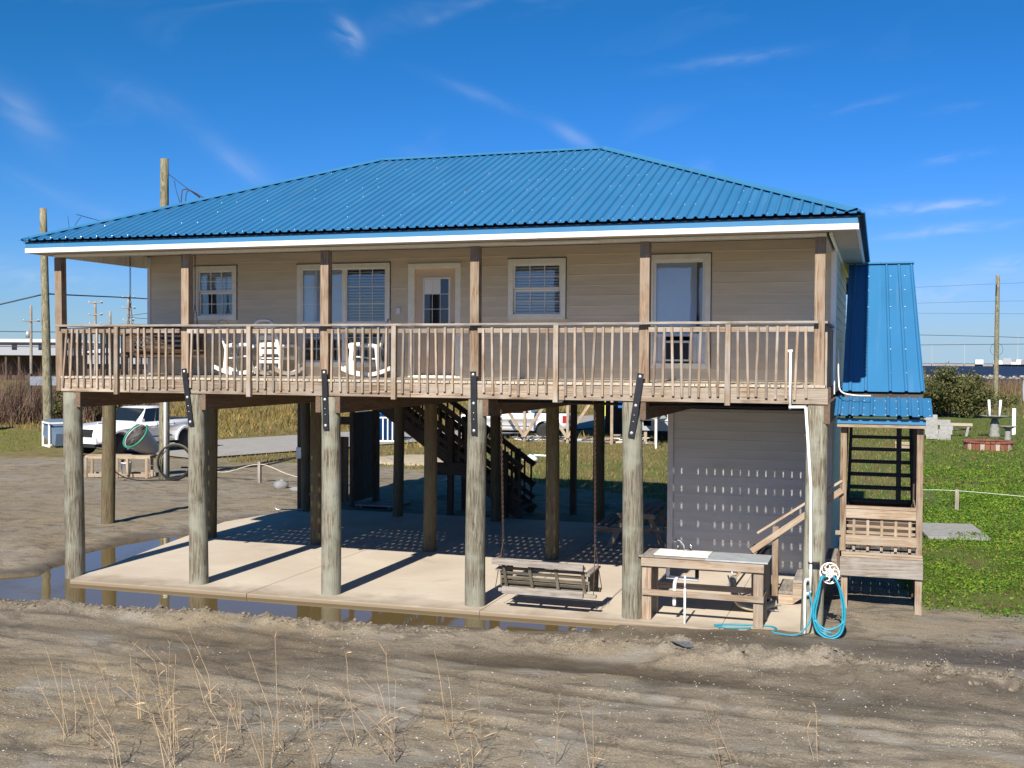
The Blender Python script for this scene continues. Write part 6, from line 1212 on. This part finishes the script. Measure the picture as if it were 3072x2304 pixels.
for (x, _), y in zip(FX, FY_):
    a = rq.gauss(.4, .5); L = rq.uniform(.12, .5); P = []
    for k in range(6): P.append([x + math.cos(a) * L * k / 5, y + math.sin(a) * L * k / 5, 0]); a += rq.gauss(0, .25)
    zz = height(np.array([p[0] for p in P]), np.array([p[1] for p in P])); P = [(p[0], p[1], float(z_) + .006 + .02 * rq.random()) for p, z_ in zip(P, zz)]
    v, f = tubev(P, .0032, 4); n0 = len(V); V += list(v); F += [tuple(q_ + n0 for q_ in g) for g in f]
tag(mo('fallen_stalks', None, V, F, leafmat('dead_stalk', [(.12, .09, .06), (.20, .15, .10), (.30, .23, .15)], trans=0)), 'broken dead stalks lying flat on the foreground sand', 'stalks', kind='stuff')
# clods, shells and litter along the berm
def quads(x, y, z, s, ar, tilt):
    n = len(x); a = rng.uniform(0, 2 * np.pi, n); c = np.stack([x, y, z], -1); u = np.stack([np.cos(a), np.sin(a), rng.uniform(-tilt, tilt, n)], -1) * s[:, None]; w = np.stack([-np.sin(a), np.cos(a), rng.uniform(-tilt, tilt, n)], -1) * s[:, None] * ar
    return np.stack([c - u, c + w, c + u, c - w], 1).reshape(-1, 3)
n = 2600; x = rng.uniform(-1.5, 17, n); y = np.interp(x, BX, BY) + np.abs(rng.normal(0, .22, n)) * rng.choice([-1, -.6, .55], n); s = (.005 + .030 * rng.uniform(0, 1, n) ** 3.2) * np.where(x > 11, 1.3, 1); z = height(x, y) + s * .2
IV = np.array([tuple(v) for v in iv]); V = (np.stack([x, y, z], -1)[:, None, :] + IV[None] * s[:, None, None] * rng.uniform(.55, 1.35, (n, len(iv), 3)) * np.array([1, 1, .7])).reshape(-1, 3); k = len(iv)
me = mesh(V.tolist(), [tuple(a + q_ * k for a in f) for q_ in range(n) for f in ifc], plain('clod', (.165, .135, .10), .95, var=.3, sc=20)); tag(link('sand_clods', me), 'crumbly clods of dirt along the ridge of pushed-up sand', 'clods', kind='stuff')
x = rng.uniform(4.5, 16.5, 15000); y = rng.uniform(-8.2, -.4, 15000); kp = rng.uniform(0, 1, 15000) < .30 + 2.4 * (fbm(x, y, .8, 3, 200) + .1); x, y = x[kp], y[kp]
tag(trimesh('broken_shells', quads(x, y, height(x, y) + .004, .003 + .010 * rng.uniform(0, 1, len(x)) ** 3, .7, .3), plain('shell', (.66, .63, .56), .6, var=.2), quad=True), 'broken white shell scattered over the foreground sand', 'shells', kind='stuff')
x = np.concatenate([rng.uniform(-9, -.8, 2600), rng.uniform(12.5, 17, 900)]); y = np.concatenate([rng.uniform(1.5, 15, 2600), rng.uniform(-1.2, 1.7, 900)]); kp = fbm(x * .5, y, .9, 3, 210) > 0; x, y = x[kp], y[kp]
tag(trimesh('dry_litter', quads(x, y, height(x, y) + .008, rng.uniform(.012, .055, len(x)), .22, .25), leafmat('litter', [(.16, .10, .055), (.22, .15, .09), (.30, .24, .17), (.11, .075, .045)], trans=0), quad=True), 'dry leaf and twig litter strewn over the dirt yard', 'litter', kind='stuff')
# plastic scrap caught in the ridge
P = [(10.58, -1.80), (10.70, -1.75), (10.82, -1.79), (10.92, -1.86), (10.80, -1.92), (10.66, -1.88)]; V = [(x, y, gz(x, y) + .01 + .025 * ((i * 7) % 3)) for i, (x, y) in enumerate(P)] + [(10.75, -1.84, gz(10.75, -1.84) + .055)]
tag(mo('plastic_scrap', None, V, [(i, (i + 1) % 6, 6) for i in range(6)], plain('torn_plastic', (.10, .11, .12), .18, var=.5, sc=30, spec=1.0)), 'torn dark plastic scrap half buried in the sand ridge', 'plastic scrap')
